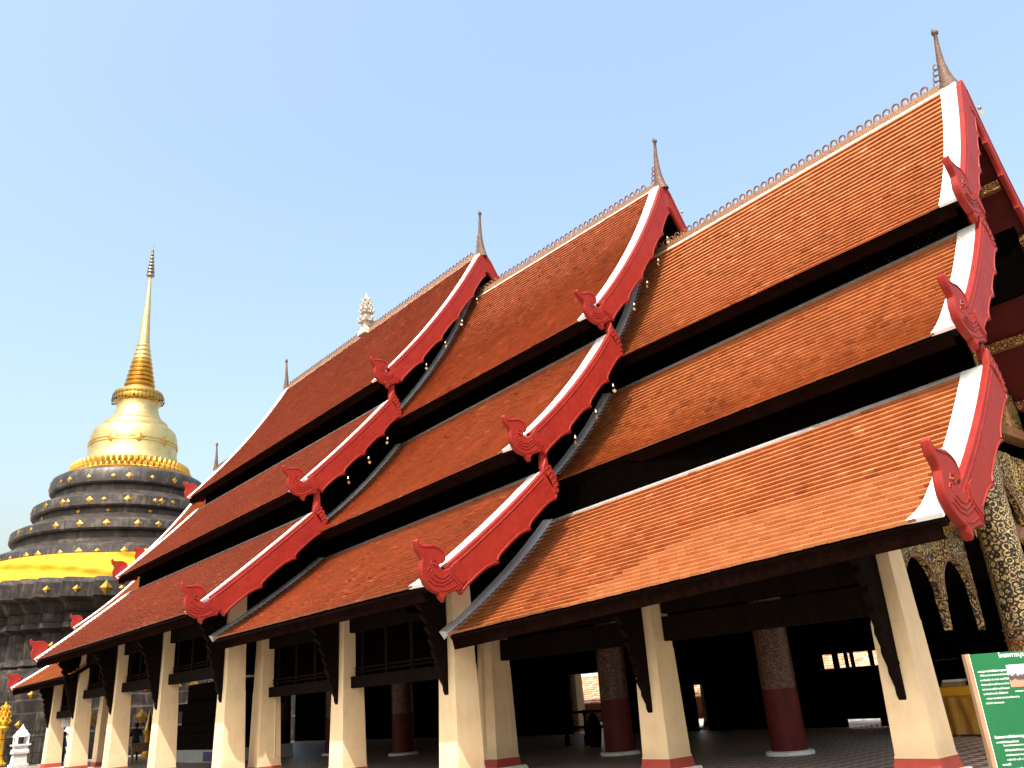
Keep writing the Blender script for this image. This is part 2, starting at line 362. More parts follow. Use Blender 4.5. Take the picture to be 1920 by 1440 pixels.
TIER = {}
front_tiles = []
for i in SEC:
    S_ = SEC[i]; xf = S_['xf']
    for t in TI:
        xr = S_[t][6]; L = tlen(i, t)
        xa = xf-.36 if i < 4 else xf; xb = xr+(.3 if i > 2 else .0)
        # deck: closed slab under the tiles, dark timber below
        mb = MB(); NS = 10
        xs = [xf-.02, xr]
        top = [[surf(i, t, x, k/NS, -.012) for k in range(NS+1)] for x in xs]
        bot = [[surf(i, t, x, k/NS, -.14) for k in range(NS+1)] for x in xs]
        vs = top[0]+top[1]+bot[0]+bot[1]; n1 = NS+1; fs = []
        for k in range(NS):
            fs += [(k, k+1, n1+k+1, n1+k), (2*n1+k, 3*n1+k, 3*n1+k+1, 2*n1+k+1), (k, 2*n1+k, 2*n1+k+1, k+1), (n1+k, n1+k+1, 3*n1+k+1, 3*n1+k)]
        fs += [(0, n1, 3*n1, 2*n1), (NS, 2*n1+NS, 3*n1+NS, n1+NS)]
        mb.add(vs, fs); deck = mb.build('roof_tier', 'dark_wood', hall); TIER[i, t] = deck
        mirror(deck, 'roof_tier', hall)
        # tiles
        fr, L = tile_frames(i, t, xa, xb)
        single = []
        if (i, t) == (1, 'low'):
            def dist(q): 
                v_ = surf(i, t, (q[0]+q[1])/2, q[2]); return v_.length
            fr.sort(key=dist); single = [q for q in fr if q[1]-q[0] > .15 and q[2] > .6][:300]
            ids = set(id(q) for q in single); front_tiles = (list(single), L)
            rest = [q for q in fr if id(q) not in ids]
        else: rest = fr
        mb = MB()
        for q in rest: mb.add(tile_verts(i, t, q, L), TF, gaussian_tint(q[3]))
        o = stuff(mb.build('tile_courses', S_['tile'], deck))
        if single:
            for q in single: mb.add(tile_verts(i, t, q, L), TF, gaussian_tint(q[3]))
            me = mb.mesh('tile_courses'); me.materials.append(MATS[S_['tile']])
            tmp = bpy.data.objects.new('tile_courses', me); c = mirror(tmp, 'tile_courses', hall); bpy.data.objects.remove(tmp); stuff(c)
        else: stuff(mirror(o, 'tile_courses', hall))
        # mortar bead on the tier's upper edge
        if t != 'top':
            mb = MB(); x1_, x2_ = xa+.1, xr
            q = []
            for x in (x1_, x2_):
                P0 = surf(i, t, x, 0)
                q += [(x, P0.y-.075, P0.z-.06), (x, P0.y-.07, P0.z+.03), (x, P0.y-.02, P0.z+.08), (x, P0.y+.16, P0.z+.09), (x, P0.y+.16, P0.z-.1)]
            mb.add(q, [(k, (k+1) % 5, 5+(k+1) % 5, 5+k) for k in range(5)]+[(4, 3, 2, 1, 0), (5, 6, 7, 8, 9)])
            mb.build('ridge_mortar', 'grey_mortar', hall)
        # eave fascia
        mb = MB(); q = []
        for x in (xf-.12, xr+.02):
            P = surf(i, t, x, 1); hh = .27 if t == 'low' else .23
            q += [(x, P.y+.035, P.z-.035), (x, P.y+.10, P.z-hh), (x, P.y+.17, P.z-hh), (x, P.y+.14, P.z-.0)]
        mb.add(q, [(k, (k+1) % 4, 4+(k+1) % 4, 4+k) for k in range(4)]+[(3, 2, 1, 0), (4, 5, 6, 7)])
        f_ = mb.build('fascia_board', 'fascia_wood', hall); mirror(f_, 'fascia_board', hall)
# the tiles that show largest, one object each (ten shared shapes, placed in the plane of the slope)
L = front_tiles[1]
variants = []
for k in range(12):
    mb = MB(); ln = COURSE*1.45; e = (k % 5-2)*.003; tn = gaussian_tint((k+.5)/12)
    mb.add([(TW*.4825, 0, 0), (-TW*.4825, 0, 0), (TW*.4825, ln+e, 0), (-TW*.4825, ln-e, 0), (TW*.4825, ln+e, -TTH), (-TW*.4825, ln-e, -TTH)], TF, tn)
    me = mb.mesh('tile', zo=0); me.materials.append(MATS['tile_front']); variants.append(me)
for q in front_tiles[0]:
    v_ = tile_verts(1, 'low', q, L)
    yv = ((v_[2]+v_[3])-(v_[0]+v_[1])); xv = (v_[0]-v_[1]); zv = yv.cross(xv).normalized(); yn = yv.normalized(); xn = yn.cross(zv).normalized()
    org = (v_[0]+v_[1])/2
    mt = Matrix((xn, yn, zv)).transposed().to_4x4(); mt.translation = org+Vector((0, 0, EYE))
    sx = xv.length/(TW*.965); mt = mt @ Matrix.Diagonal((sx, 1, 1, 1))
    put_at('tile', variants[min(11, int(q[3]*12))], None, mt, TIER[1, 'low'])

# ------------------------------------------------------------------ verges, bargeboards and naga heads
HEAD = [(0.344, 0.355), (0.314, 0.415), (0.369, 0.444), (0.424, 0.455), (0.482, 0.519), (0.498, 0.626), (0.448, 0.73), (0.353, 0.795), (0.203, 0.836), (0.063, 0.823), (-0.075, 0.806), (-0.148, 0.836), (-0.208, 0.92), (-0.245, 0.874), (-0.234, 0.744), (-0.185, 0.66), (-0.115, 0.569), (-0.096, 0.509), (-0.138, 0.387), (-0.146, 0.267), (-0.11, 0.132), (-0.031, 0.008), (0.08, -0.083), (0.184, -0.131), (0.278, -0.158), (0.285, -0.222), (0.336, -0.272), (0.387, -0.319), (0.409, -0.228), (0.48, -0.167), (0.591, -0.131), (0.702, -0.099), (0.862, -0.081), (0.896, 0.007), (0.981, 0.115), (.82, .545), (0.689, 0.475), (0.642, 0.429), (0.528, 0.345), (0.417, 0.309)]
RELIEF = [[(.10, .42), (.13, .50), (.22, .50), (.25, .42), (.2, .37)], [(.02, .30), (.05, .36), (.11, .34), (.10, .27)], [(.0, .12), (.15, .02), (.35, .0), (.55, .09), (.66, .16)],
          [(.08, .18), (.2, .09), (.36, .07), (.52, .14), (.62, .22)], [(.16, .23), (.27, .16), (.4, .15), (.55, .25)], [(.30, -.10), (.46, -.09), (.62, -.03), (.72, .02)],
          [(.58, .40), (.55, .22), (.86, -.05)], [(.66, .44), (.64, .25), (.88, .04)], [(-.14, .78), (.05, .77), (.2, .78), (.33, .74), (.42, .65), (.44, .56)]]
def simil(src, dst):                                 # similarity transform mapping two points onto two points
    (a0, a1), (b0, b1) = [complex(*q) for q in src], [complex(*q) for q in dst]
    k = (b1-b0)/(a1-a0); c = b0-k*a0
    return lambda q: ((k*complex(*q)+c).real, (k*complex(*q)+c).imag)
NTIP, NBOT = (-0.208, 0.92), (0.387, -0.319)
NAGA = {(1, 'top'): ((16.44, 9.73), (17.04, 8.37)), (1, 'mid'): ((14.28, 6.37), (14.88, 5.06)), (1, 'low'): ((11.82, 3.02), (12.42, 1.61)),
        (2, 'top'): ((14.53, 10.03), (15.43, 9.09)), (2, 'mid'): ((11.66, 6.02), (12.37, 5.02)), (2, 'low'): ((9.18, 3.04), (9.78, 1.85)),
        (3, 'top'): ((13.81, 11.3), (14.5, 10.25)), (3, 'mid'): ((10.72, 7.06), (11.43, 6.03)), (3, 'low'): ((7.96, 3.5), (8.54, 2.42))}
CROWN = [(-.06, .02), (-.05, .16), (.0, .25), (.06, .37), (.13, .29), (.16, .22), (.22, .22), (.25, .12), (.31, .11), (.32, .0), (.38, -.03), (.37, -.13), (.42, -.18), (.38, -.28), (.43, -.36), (.37, -.43), (.27, -.42), (.22, -.20), (.12, -.06)]
CUSP = [(0, .67), (.02, .61), (.07, .58), (.18, .56), (.45, .55), (.7, .56), (.85, .60), (.93, .635)]
cusp_points = {}
def board(i, t, x, facing, parent, near=True, cells=None):
    """red board along the gable edge; facing +1 = towards the front of the hall"""
    L = tlen(i, t); x0, x1 = (x, x+.11*facing) if facing > 0 else (x+.11*facing, x)
    sx = min(max(x, SEC[i][t][6]), SEC[i]['xf'])
    def prof(s, off):
        P = surf(i, t, sx, s, off); return (P.y, P.z) if near else (my(P.y), P.z)
    s_lo = 1-.55/L if near else 1.0
    up = [prof(s_lo*k/24, .085) for k in range(25)]
    if t == 'top': up[0] = (YC+(-.002 if near else .002), up[0][1]+.06)
    n = cells or {'top': 5, 'mid': 4, 'low': 3}[t]; low = []; cp = []
    st0 = .62/L if t == 'top' else 0.03/L
    for c in range(n, 0, -1):
        for f, dep in CUSP:
            s = st0+(s_lo-st0)*((c-f)/n)
            if c == n and f == 0: dep = .56
            low.append(prof(s, -dep*(1 if near else .62)))
        if c < n: cp.append(prof(st0+(s_lo-st0)*(c/n), -.70))
    if t == 'top':
        P = prof(st0, -.5); low.append(P); zin = P[1]+(abs(YC-P[0]))*1.45
        low.append((YC+(-.002 if near else .002), zin))
    else: low.append(prof(st0, -.60))
    poly = up+low
    mb = MB(); mb.prism_x(poly, x0, x1, .018); b = mb.build('bargeboard', 'red_paint', parent, smooth=30)
    if facing > 0:
        # raised rim along the lower and the upper edge
        mb = MB()
        mb.tube([(x1+.002, *q) for q in [(p_[0], p_[1]) for p_ in inset_path(low, .05, near)]], .017, 5)
        mb.tube([(x1+.002, *q) for q in [prof(s_lo*(.03+.97*k/24), -.02) for k in range(25)]], .015, 5)
        mb.build('carved_rim', 'red_paint', b, smooth=30)
    cusp_points[i, t, near, facing] = cp
    return b
def inset_path(path, dist, near):
    out = []
    for k in range(len(path)):
        a_ = Vector(path[max(k-1, 0)]); c_ = Vector(path[min(k+1, len(path)-1)]); e = (c_-a_).normalized()
        nn = Vector((-e.y, e.x)) if near else Vector((e.y, -e.x))
        out.append(tuple(Vector(path[k])+nn*dist))
    return out
def naga(bd, fn, x0, x1, relief=True):
    poly = [fn(q) for q in HEAD]
    mb = MB(); mb.prism_x(poly, x0, x1, .02); h = mb.build('naga_head', 'red_paint', bd, smooth=30)
    if relief:
        mb = MB()
        for path in RELIEF: mb.tube([(x1+.001, *fn(q)) for q in path], .013, 5)
        e = fn((.17, .43)); mb.tube([(x1-.01, *e), (x1+.03, *e)], [.035, .02], 8)
        mb.build('carved_relief', 'red_paint', bd, smooth=30)

for i in (1, 2, 3):
    S_ = SEC[i]; xf = S_['xf']
    for t in TI:
        # white plaster verge on the tiles
        mb = MB(); NS = 24; wd = .36; vs = []
        for k in range(NS+1):
            s = k/NS*1.002; fl = {'top': .0, 'mid': .05, 'low': .13}[t]*max(0, (s-.88)/.12)**2
            a_ = surf(i, t, xf-wd-fl, s, .02); b_ = surf(i, t, xf-wd-fl, s, .085); c_ = surf(i, t, xf-.004, s, .085); e_ = surf(i, t, xf-.004, s, .0)
            vs += [a_, b_, c_, e_]
        fs = [(4*k+j, 4*k+(j+1) % 4, 4*k+4+(j+1) % 4, 4*k+4+j) for k in range(NS) for j in range(4)]+[(0, 3, 2, 1), (4*NS, 4*NS+1, 4*NS+2, 4*NS+3)]
        mb.add(vs, fs); v_ = mb.build('verge_plaster', 'white_plaster', hall, smooth=30); mirror(v_, 'verge_plaster', hall)
        b = board(i, t, xf, 1, hall)
        fn = simil((NTIP, NBOT), NAGA[i, t]); naga(b, fn, xf-.012, xf+.128)
        board(i, t, xf, 1, hall, near=False)
        P = surf(i, t, xf, 0)
        if t != 'top':
            mb = MB(); mb.prism_x([(P.y+a_-.02, P.z+c_) for a_, c_ in CROWN], xf-.01, xf+.125, .02); cr = mb.build('petal_crown', 'red_paint', b, smooth=30)
            mb = MB()
            for k in range(5):
                q0 = (P.y+.02+.06*k, P.z+.10-.1*k); mb.tube([(xf+.126, q0[0]-.02, q0[1]-.02), (xf+.13, q0[0]+.05, q0[1]+.05), (xf+.126, q0[0]+.13, q0[1]+.06)], .012, 5)
            mb.build('carved_relief', 'red_paint', b, smooth=30)
            # red carved strut up to the head above
            mb = MB(); Q = surf(i, 'top' if t == 'mid' else 'mid', xf, 1, -.5)
            mb.prism_x([(P.y-.06, P.z+.15), (P.y+.0, P.z+.55), (P.y-.1, P.z+1.15), (P.y+.16, P.z+1.25), (P.y+.17, P.z+.6), (P.y+.2, P.z+.1)], xf-.06, xf+.05, .015)
            mb.build('carved_strut', 'red_paint', hall, smooth=30)

# rear gables of the tall section and of the lower section behind it
for i, xs in ((3, None), (4, None)):
    for t in TI:
        xr = SEC[i][t][6]
        mb = MB(); NS = 20; vs = []
        for k in range(NS+1):
            s = k/NS
            vs += [surf(i, t, xr+.33, s, .0), surf(i, t, xr+.33, s, .09), surf(i, t, xr+.0, s, .12), surf(i, t, xr+.0, s, -.1)]
        fs = [(4*k+j, 4*k+(j+1) % 4, 4*k+4+(j+1) % 4, 4*k+4+j) for k in range(NS) for j in range(4)]+[(0, 3, 2, 1), (4*NS, 4*NS+1, 4*NS+2, 4*NS+3)]
        mb.add(vs, fs); v_ = mb.build('verge_plaster', 'white_plaster', hall, smooth=30); mirror(v_, 'verge_plaster', hall)
        b = board(i, t, xr-.01, -1, hall); board(i, t, xr-.01, -1, hall, near=False)
        P = surf(i, t, xr, 1); k = .95 if i == 3 else .85
        naga(b, lambda q: (P.y-.06+q[0]*k, P.z+.02+q[1]*k), xr-.13, xr+.005, relief=False)

# flashing on the rear edge of the front and middle sections, against the next gable
for i in (1, 2):
    for t in TI:
        xr = SEC[i][t][6]; L = tlen(i, t); n = int(L/COURSE); mb = MB()
        vs = []
        for k in range(n+1):
            s = k/n
            vs += [surf(i, t, xr-.2, s, -.05), surf(i, t, xr-.2, s, .16), surf(i, t, xr-.03, s, .13), surf(i, t, xr+.05, s, .075)]
        fs = [(4*k+j, 4*k+(j+1) % 4, 4*k+4+(j+1) % 4, 4*k+4+j) for k in range(n) for j in range(4)]+[(0, 3, 2, 1), (4*n, 4*n+1, 4*n+2, 4*n+3)]
        mb.add(vs, fs)
        mb.tube([surf(i, t, xr+.05, k/n, .10) for k in range(n+1)], .022, 6)
        for k in range(n):                           # stepped mortar teeth on each course
            s0, s1 = k/n, (k+.93)/n; wd = .2+random.random()*.03
            mb.add([surf(i, t, xr+.02, s0, .05), surf(i, t, xr+wd-.06, s0, .04), surf(i, t, xr+wd, s1, .085), surf(i, t, xr+.02, s1, .085), surf(i, t, xr+wd, s1, .03), surf(i, t, xr+.02, s1, .03)], [(0, 1, 2, 3), (3, 2, 4, 5), (1, 4, 2)])
        mb.build('flashing', 'grey_flashing', hall)

# ridge: white line, mosaic band, scroll crest
def scroll_mesh():
    mb = MB(); pts = []
    for k in range(13):
        a_ = PI*1.35*k/12-.25; rr = .09-.026*(k/12)
        pts.append((.02-math.cos(a_)*rr*1.05, 0, .10+math.sin(a_)*rr*1.15))
    mb.tube([(-.10, 0, -.03)]+pts, [.025]*8+[.024, .023, .021, .018, .014, .01], 6)
    mb.tube([(.02, 0, -.03), (.03, 0, .05), (.0, 0, .10)], [.02, .016, .008], 5)
    me = mb.mesh('crest_scroll', zo=0, smooth=40); me.materials.append(MATS['crest_metal']); return me
SCR = scroll_mesh()
for i in (1, 2, 3, 4):
    xf, xr = SEC[i]['xf'], SEC[i]['top'][6]
    if i > 3: xf = -40.4
    def rz(x): return surf(i, 'top', x, 0).z
    mb = MB(); q = []
    for x in (xf-.33, xr+.2): z = rz(x); q += [(x, YC-.14, z-.04), (x, YC-.12, z+.03), (x, YC-.085, z+.07), (x, YC+.085, z+.07), (x, YC+.12, z+.03), (x, YC+.14, z-.04)]
    mb.add(q, [(k, (k+1) % 6, 6+(k+1) % 6, 6+k) for k in range(6)]+[(5, 4, 3, 2, 1, 0), (6, 7, 8, 9, 10, 11)])
    mb.build('ridge_line', 'ridge_plaster', hall)
    mb = MB(); q = []
    for x in (xf-.05, xr+.05): z = rz(x); q += [(x, YC-.075, z+.065), (x, YC-.055, z+.27), (x, YC+.055, z+.27), (x, YC+.075, z+.065)]
    mb.add(q, [(k, (k+1) % 4, 4+(k+1) % 4, 4+k) for k in range(4)]+[(3, 2, 1, 0), (4, 5, 6, 7)])
    band = mb.build('ridge_band', 'gold_mosaic', hall)
    n = int((xf-xr-.7)/.245)
    for k in range(n):
        x = xf-.75-k*.245
        put_at('crest_scroll', SCR, None, Matrix.Translation((x, YC, rz(x)+.27+EYE)) @ Matrix.Rotation(random.gauss(0, .03), 4, 'X'), band)

# chofa finials
def chofa(x, z, h, face, k=1.0):
    mb = MB(); prof = [(-.06, .0, .27), (.03, .02, .215), (.12, .03, .17), (.25, .04, .125), (.42, .04, .09), (.6, .02, .066), (.78, -.01, .05), (.87, -.03, .043), (.89, -.04, .066), (.915, -.04, .08), (.945, -.02, .062), (.975, -.005, .026), (1.0, .0, .005)]
    pts = [(x-face*(o_*k), YC, z+f*h) for f, o_, w_ in prof]
    # flattened blade: wide along the hall, thin across
    n = 10; vs = []
    for (px, py, pz), (f, o_, w_) in zip(pts, prof):
        for j in range(n):
            t_ = 2*PI*j/n; vs.append((px+math.cos(t_)*w_*k*1.05, py+math.sin(t_)*min(w_, .10+.3*w_)*k, pz))
    fs = [(a_*n+j, a_*n+(j+1) % n, (a_+1)*n+(j+1) % n, (a_+1)*n+j) for a_ in range(len(prof)-1) for j in range(n)]+[tuple(reversed(range(n)))]
    mb.add(vs, fs); c = mb.build('chofa_finial', 'chofa_mosaic', hall, smooth=50)
    mb = MB()                                        # flame curls climbing the back
    for j in range(5):
        zz = z+h*(.07+.085*j); xx = x-face*(.30-.035*j)*k; r_ = .075*k
        mb.tube([(xx+face*.05, YC, zz-.07), (xx-face*.03, YC, zz-.05), (xx-face*r_, YC, zz), (xx-face*r_*.9, YC, zz+r_), (xx-face*.02, YC, zz+r_*1.35), (xx+face*.01, YC, zz+r_*.8)], [.024, .024, .022, .02, .016, .01], 5)
    mb.build('flame_curl', 'crest_metal', c)
chofa(-4.83, 13.0, 1.85, 1); chofa(-13.55, 15.12, 1.95, 1); chofa(-22.75, 17.05, 2.15, 1)
chofa(-40.45, 16.85, 2.05, -1); chofa(-50.1, 14.6, 2.0, -1)

# lotus-bud ornament on the middle of the tall ridge
mb = MB(); c0 = (-31.8, YC); z0 = 17.1
mb.stack([(-1, -1), (1, -1), (1, 1), (-1, 1)], [(.34, z0-.15), (.30, z0+.12), (.22, z0+.2), (.2, z0+.5), (.3, z0+.55), (.3, z0+.62), (.19, z0+.68), (.17, z0+1.0), (.24, z0+1.05), (.24, z0+1.12), (.14, z0+1.2), (.12, z0+1.6), (.05, z0+2.0), (.02, z0+2.15)], c0)
orn = mb.build('ridge_ornament', 'grey_stone', hall)
mb = MB()
for lev, rad, n, hgt in ((.55, .33, 8, .28), (1.02, .27, 8, .28), (1.3, .2, 8, .3), (1.6, .14, 6, .28)):
    for j in range(n):
        a_ = 2*PI*j/n+.2; cx, cy = c0[0]+math.cos(a_)*rad, YC+math.sin(a_)*rad
        mb.tube([(cx, cy, z0+lev), (cx+math.cos(a_)*.10, cy+math.sin(a_)*.10, z0+lev+hgt*.5), (cx+math.cos(a_)*.02, cy+math.sin(a_)*.02, z0+lev+hgt)], [.06, .055, .008], 5)
mb.build('petal_ring', 'grey_stone', orn)

# ------------------------------------------------------------------ clerestory walls, gable walls
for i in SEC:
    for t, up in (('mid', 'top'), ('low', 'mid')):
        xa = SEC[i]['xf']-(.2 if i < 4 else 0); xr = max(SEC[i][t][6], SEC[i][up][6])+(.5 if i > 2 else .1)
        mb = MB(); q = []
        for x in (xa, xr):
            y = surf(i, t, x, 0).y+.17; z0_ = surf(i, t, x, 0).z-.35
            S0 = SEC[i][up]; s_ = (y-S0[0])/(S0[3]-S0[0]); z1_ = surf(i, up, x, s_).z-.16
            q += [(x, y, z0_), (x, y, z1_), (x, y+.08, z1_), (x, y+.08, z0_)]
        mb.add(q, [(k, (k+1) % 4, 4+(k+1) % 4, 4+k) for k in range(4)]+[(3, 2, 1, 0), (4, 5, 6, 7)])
        o = mb.build('clerestory_wall', 'shaded_wood', hall); mirror(o, 'clerestory_wall', hall)
# glass-mosaic dots on the clerestory near the front gable
rng = random.Random(3)
for i, t in ((1, 'mid'), (1, 'low'), (2, 'mid')):
    mb = MB(); P = surf(i, t, SEC[i]['xf'], 0); xs0 = SEC[i]['xf']-.45
    for a_ in range(20):
        for b_ in range(6):
            if rng.random() < .3: continue
            x = xs0-a_*.11-(b_ % 2)*.05; z = surf(i, t, x, 0).z+.14+b_*.085
            mb.box((x-.012, P.y+.155, z-.012), (x+.012, P.y+.172, z+.012))
    stuff(mb.build('mosaic_dots', 'silver_gold', hall))
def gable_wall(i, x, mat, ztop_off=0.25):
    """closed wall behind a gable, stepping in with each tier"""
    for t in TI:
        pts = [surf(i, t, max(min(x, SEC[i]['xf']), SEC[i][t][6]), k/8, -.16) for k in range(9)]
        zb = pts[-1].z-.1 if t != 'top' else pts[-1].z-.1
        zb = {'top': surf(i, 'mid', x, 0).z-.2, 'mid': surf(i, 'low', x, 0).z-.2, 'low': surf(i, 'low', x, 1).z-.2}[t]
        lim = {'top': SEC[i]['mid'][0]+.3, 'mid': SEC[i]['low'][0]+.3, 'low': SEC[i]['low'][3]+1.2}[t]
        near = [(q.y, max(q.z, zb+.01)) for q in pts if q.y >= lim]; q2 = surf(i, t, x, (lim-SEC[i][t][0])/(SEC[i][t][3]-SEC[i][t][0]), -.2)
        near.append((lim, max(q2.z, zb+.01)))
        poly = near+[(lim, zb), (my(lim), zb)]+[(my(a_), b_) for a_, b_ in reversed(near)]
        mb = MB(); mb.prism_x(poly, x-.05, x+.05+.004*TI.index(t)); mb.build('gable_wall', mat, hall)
gable_wall(2, -15.9, 'shaded_wood'); gable_wall(3, -24.3, 'shaded_wood'); gable_wall(3, -39.0, 'shaded_wood')

# ------------------------------------------------------------------ columns, beams, brackets
def column(x, y, ztop, w=.67, near_corner=True, mirror_too=True, wt=.47):
    """x, y = centre; square tapered shaft, red band, pale plinth"""
    parts = []
    for yy in ((y, my(y)) if mirror_too else (y,)):
        h = w/2
        mb = MB(); zc = -1.29; step = .75
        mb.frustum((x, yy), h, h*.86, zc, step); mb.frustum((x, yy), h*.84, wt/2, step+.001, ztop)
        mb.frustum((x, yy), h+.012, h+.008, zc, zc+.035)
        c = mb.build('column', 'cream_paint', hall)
        mb = MB(); mb.frustum((x, yy), h+.045, h+.01, zc-.18, zc-.001); mb.build('red_base_band', 'red_band', c)
        mb = MB(); mb.frustum((x, yy), h+.16, h+.12, FLOOR-.02, zc-.18); mb.build('plinth', 'white_stone', c)
def corner(x, y, w=.67): return (x-w/2, y+w/2)       # from the corner nearest the camera to the centre
COLS = []
COLS.append((1, 0, *corner(-6.32, 13.7), 2.4))
COLS.append((1, 1, *corner(-11.34, 13.45), 2.3))
COLS.append((1, 2, *corner(-16.32, 13.25), 2.8))
COLS.append((2, 0, *corner(-14.73, 10.95), 3.0))
COLS.append((2, 1, *corner(-19.31, 10.9), 2.9))
COLS.append((2, 2, *corner(-23.89, 10.85), 3.3))
COLS.append((3, 0, *corner(-23.91, 9.8), 3.4))
COLS.append((3, 1, *corner(-29.02, 9.75), 3.4))
COLS.append((3, 2, *corner(-33.68, 9.7), 3.4))
COLS.append((3, 3, *corner(-38.68, 9.7), 3.4))
COLS.append((4, 0, *corner(-40.88, 11.3), 3.2))
COLS.append((4, 1, *corner(-45.12, 10.3), 2.8))
SKIP = {(2, 2), (1, 2), (4, 0)}
for s_, k_, x, y, zt in COLS: column(x, y, zt, mirror_too=s_ > 2)
column(-20.35, 26.9, 2.5, .5, mirror_too=False); column(-27.0, 26.5, 3, .45, mirror_too=False)

def carved_bracket(x, y0, y1, z0, z1):
    """dark openwork eave bracket: from low on the column face up and out to the eave"""
    n = 9; inner = [(y0, z1), (y0, z0)]; outer = []
    for k in range(n*3+1):
        f = k/(n*3); yb = y0-.03-(y0-y1)*f**1.25; zb = z0+(z1-z0)*f
        wv = .045*math.sin(f*n*2*PI)*(0.35+f) + .05*math.sin(f*2.2*PI)
        outer.append((yb-wv, zb))
    mb = MB(); mb.prism_x(inner+outer, x-.07, x+.07, .012); b = mb.build('eave_bracket', 'dark_wood', hall)
    mb = MB()
    for k in range(5):
        f = .18+.15*k; cy = y0-.02-(y0-y1)*f**1.25*.62; cz = z0+(z1-z0)*f+.05; r_ = .05+.035*f
        mb.tube([(x+.072, cy+math.cos(a_)*r_*(1-.1*a_), cz+math.sin(a_)*r_*(1-.1*a_)) for a_ in [j*.6 for j in range(9)]], .016, 5)
        mb.tube([(x-.072, cy+math.cos(a_)*r_*(1-.1*a_), cz+math.sin(a_)*r_*(1-.1*a_)) for a_ in [j*.6 for j in range(9)]], .016, 5)
    stuff(mb.build('bracket_carving', 'dark_wood', b))
TIPZ = {1: (-.46, None), 2: (.17, None), 3: (.47, None), 4: (.2, None)}
for s_, k_, x, y, zt in COLS:
    if (s_, k_) in SKIP: continue
    eave = SEC[s_]['low']; PE = surf(s_, 'low', x, 1)
    yo = max(y-1.25, PE.y+.25); S0 = SEC[s_]['low']; PU = surf(s_, 'low', x, (yo-S0[0])/(S0[3]-S0[0]), -.15)
    carved_bracket(x-.02, y-.28, yo, TIPZ[s_][0], PU.z)
# lintel beams and dark panel walls over the openings
def beam(x0, x1, y, z0, z1, dy=.13, name='lintel_beam', mat='dark_wood'):
    mb = MB(); mb.box((x0, y-dy, z0), (x1, y+dy, z1)); return mb.build(name, mat, hall)
def panel_wall(x0, x1, y, z0, z1, n=3):
    mb = MB(); mb.box((x0, y-.03, z0), (x1, y+.03, z1)); p_ = mb.build('panel_wall', 'shaded_wood', hall)
    for k in range(n+1):
        x = x0+(x1-x0)*(.1+.8*k/n); mb = MB(); mb.box((x-.06, y-.075, z0+.002), (x+.06, y-.031, z1)); mb.build('panel_post', 'dark_wood', p_)
    for zz in (z0+.08, z0+.17): mb = MB(); mb.box((x0, y-.055, zz), (x1, y-.0315, zz+.045)); mb.build('panel_rail', 'dark_wood', p_)
def cx(sec, k): return [q for q in COLS if q[0] == sec and q[1] == k][0][2:4]
for a_, b_ in ((1, 0), (2, 1)):
    (x0, y0), (x1, y1) = cx(1, a_), cx(1, b_); y = (y0+y1)/2
    beam(x0+.3, x1-.2, y+.02, .88, 1.36); beam(x0+.3, x1-.2, y, 1.42, 2.2, .1)
for a_, b_ in ((1, 0), (2, 1)):
    (x0, y), (x1, _) = cx(2, a_), cx(2, b_)
    beam(x0+.12, x1-.2, y+.05, .52, .79); panel_wall(x0+.25, x1-.2, y+.1, .792, 2.2); beam(x0+.22, x1-.2, y, 1.85, 2.9, .1)
for a_, b_ in ((1, 0), (2, 1), (3, 2)):
    (x0, y), (x1, _) = cx(3, a_), cx(3, b_)
    beam(x0+.12, x1-.2, y+.05, 1.2, 1.52); panel_wall(x0+.25, x1-.2, y+.1, 1.522, 3.0); beam(x0+.22, x1-.2, y, 2.5, 3.6, .1)
(x0, y), (x1, _) = cx(4, 1), cx(4, 0)
beam(x0+.1, x1-.2, y+.05, .6, .9); panel_wall(x0+.25, x1-.2, y+.1, .902, 2.6)
# side walls below the low roofs are closed across the hall at each change of section
for x, y0_, z0_, z1_ in ((-17.0, 11.6, .9, 2.6), (-24.9, 10.6, 1.2, 3.2)):
    mb = MB(); mb.box((x-.05, y0_, z0_), (x+.05, my(y0_), z1_)); mb.build('cross_wall', 'shaded_wood', hall)

# floor platform
mb = MB(); mb.box((-53.2, 9.4, GROUND-.2), (-23.4, my(9.4), FLOOR)); mb.box((-23.4, 10.4, GROUND-.2), (-14.2, my(10.4), FLOOR)); mb.box((-14.2, 13.0, GROUND-.2), (-5.2, my(13.0), FLOOR))
mb.build('hall_floor', 'floor_tiles', hall)

# round inner columns
def round_column(x, y, ztop, base='lacquer_red', r_=.44, big=False):
    mb = MB(); mb.lathe([(r_, -1.47), (r_*.985, -.2)], (x, y), 40); c = mb.build('round_column', base, hall, smooth=True)
    mb = MB(); mb.lathe([(r_*.99, -.199), (r_*.98, .35)], (x, y), 40); mb.build('gilt_band', 'gold_on_red' if big else 'gold_on_red_shaded', c, smooth=True)
    mb = MB(); mb.lathe([(r_*.975, .351), (r_*.95, ztop)], (x, y), 40); mb.build('gilt_shaft', 'gold_on_black' if big else 'gold_on_red_shaded', c, smooth=True)
    mb = MB(); mb.lathe([(r_+.13, FLOOR-.02), (r_+.13, -1.49), (r_+.09, -1.469)], (x, y), 40); mb.build('base_ring', 'white_stone', c, smooth=True)
for x, zt in ((-5.9, 5.0), (-11.2, 5.0), (-16.25, 5.0), (-22.9, 5.5), (-26.5, 6), (-31.3, 6), (-36, 6)):
    for y in (17.35,): round_column(x, y, zt, r_=.34 if x == -5.9 else .39, big=x == -5.9, base='gold_on_red' if x == -5.9 else 'lacquer_red')
# ring of moulded bands on the front column
for zz in (.34, .52, -.22): mb = MB(); mb.lathe([(.33, zz), (.36, zz+.015), (.36, zz+.035), (.33, zz+.05)], (-5.9, 17.35), 40); mb.build('gilt_ring', 'gold_mosaic', hall, smooth=True)

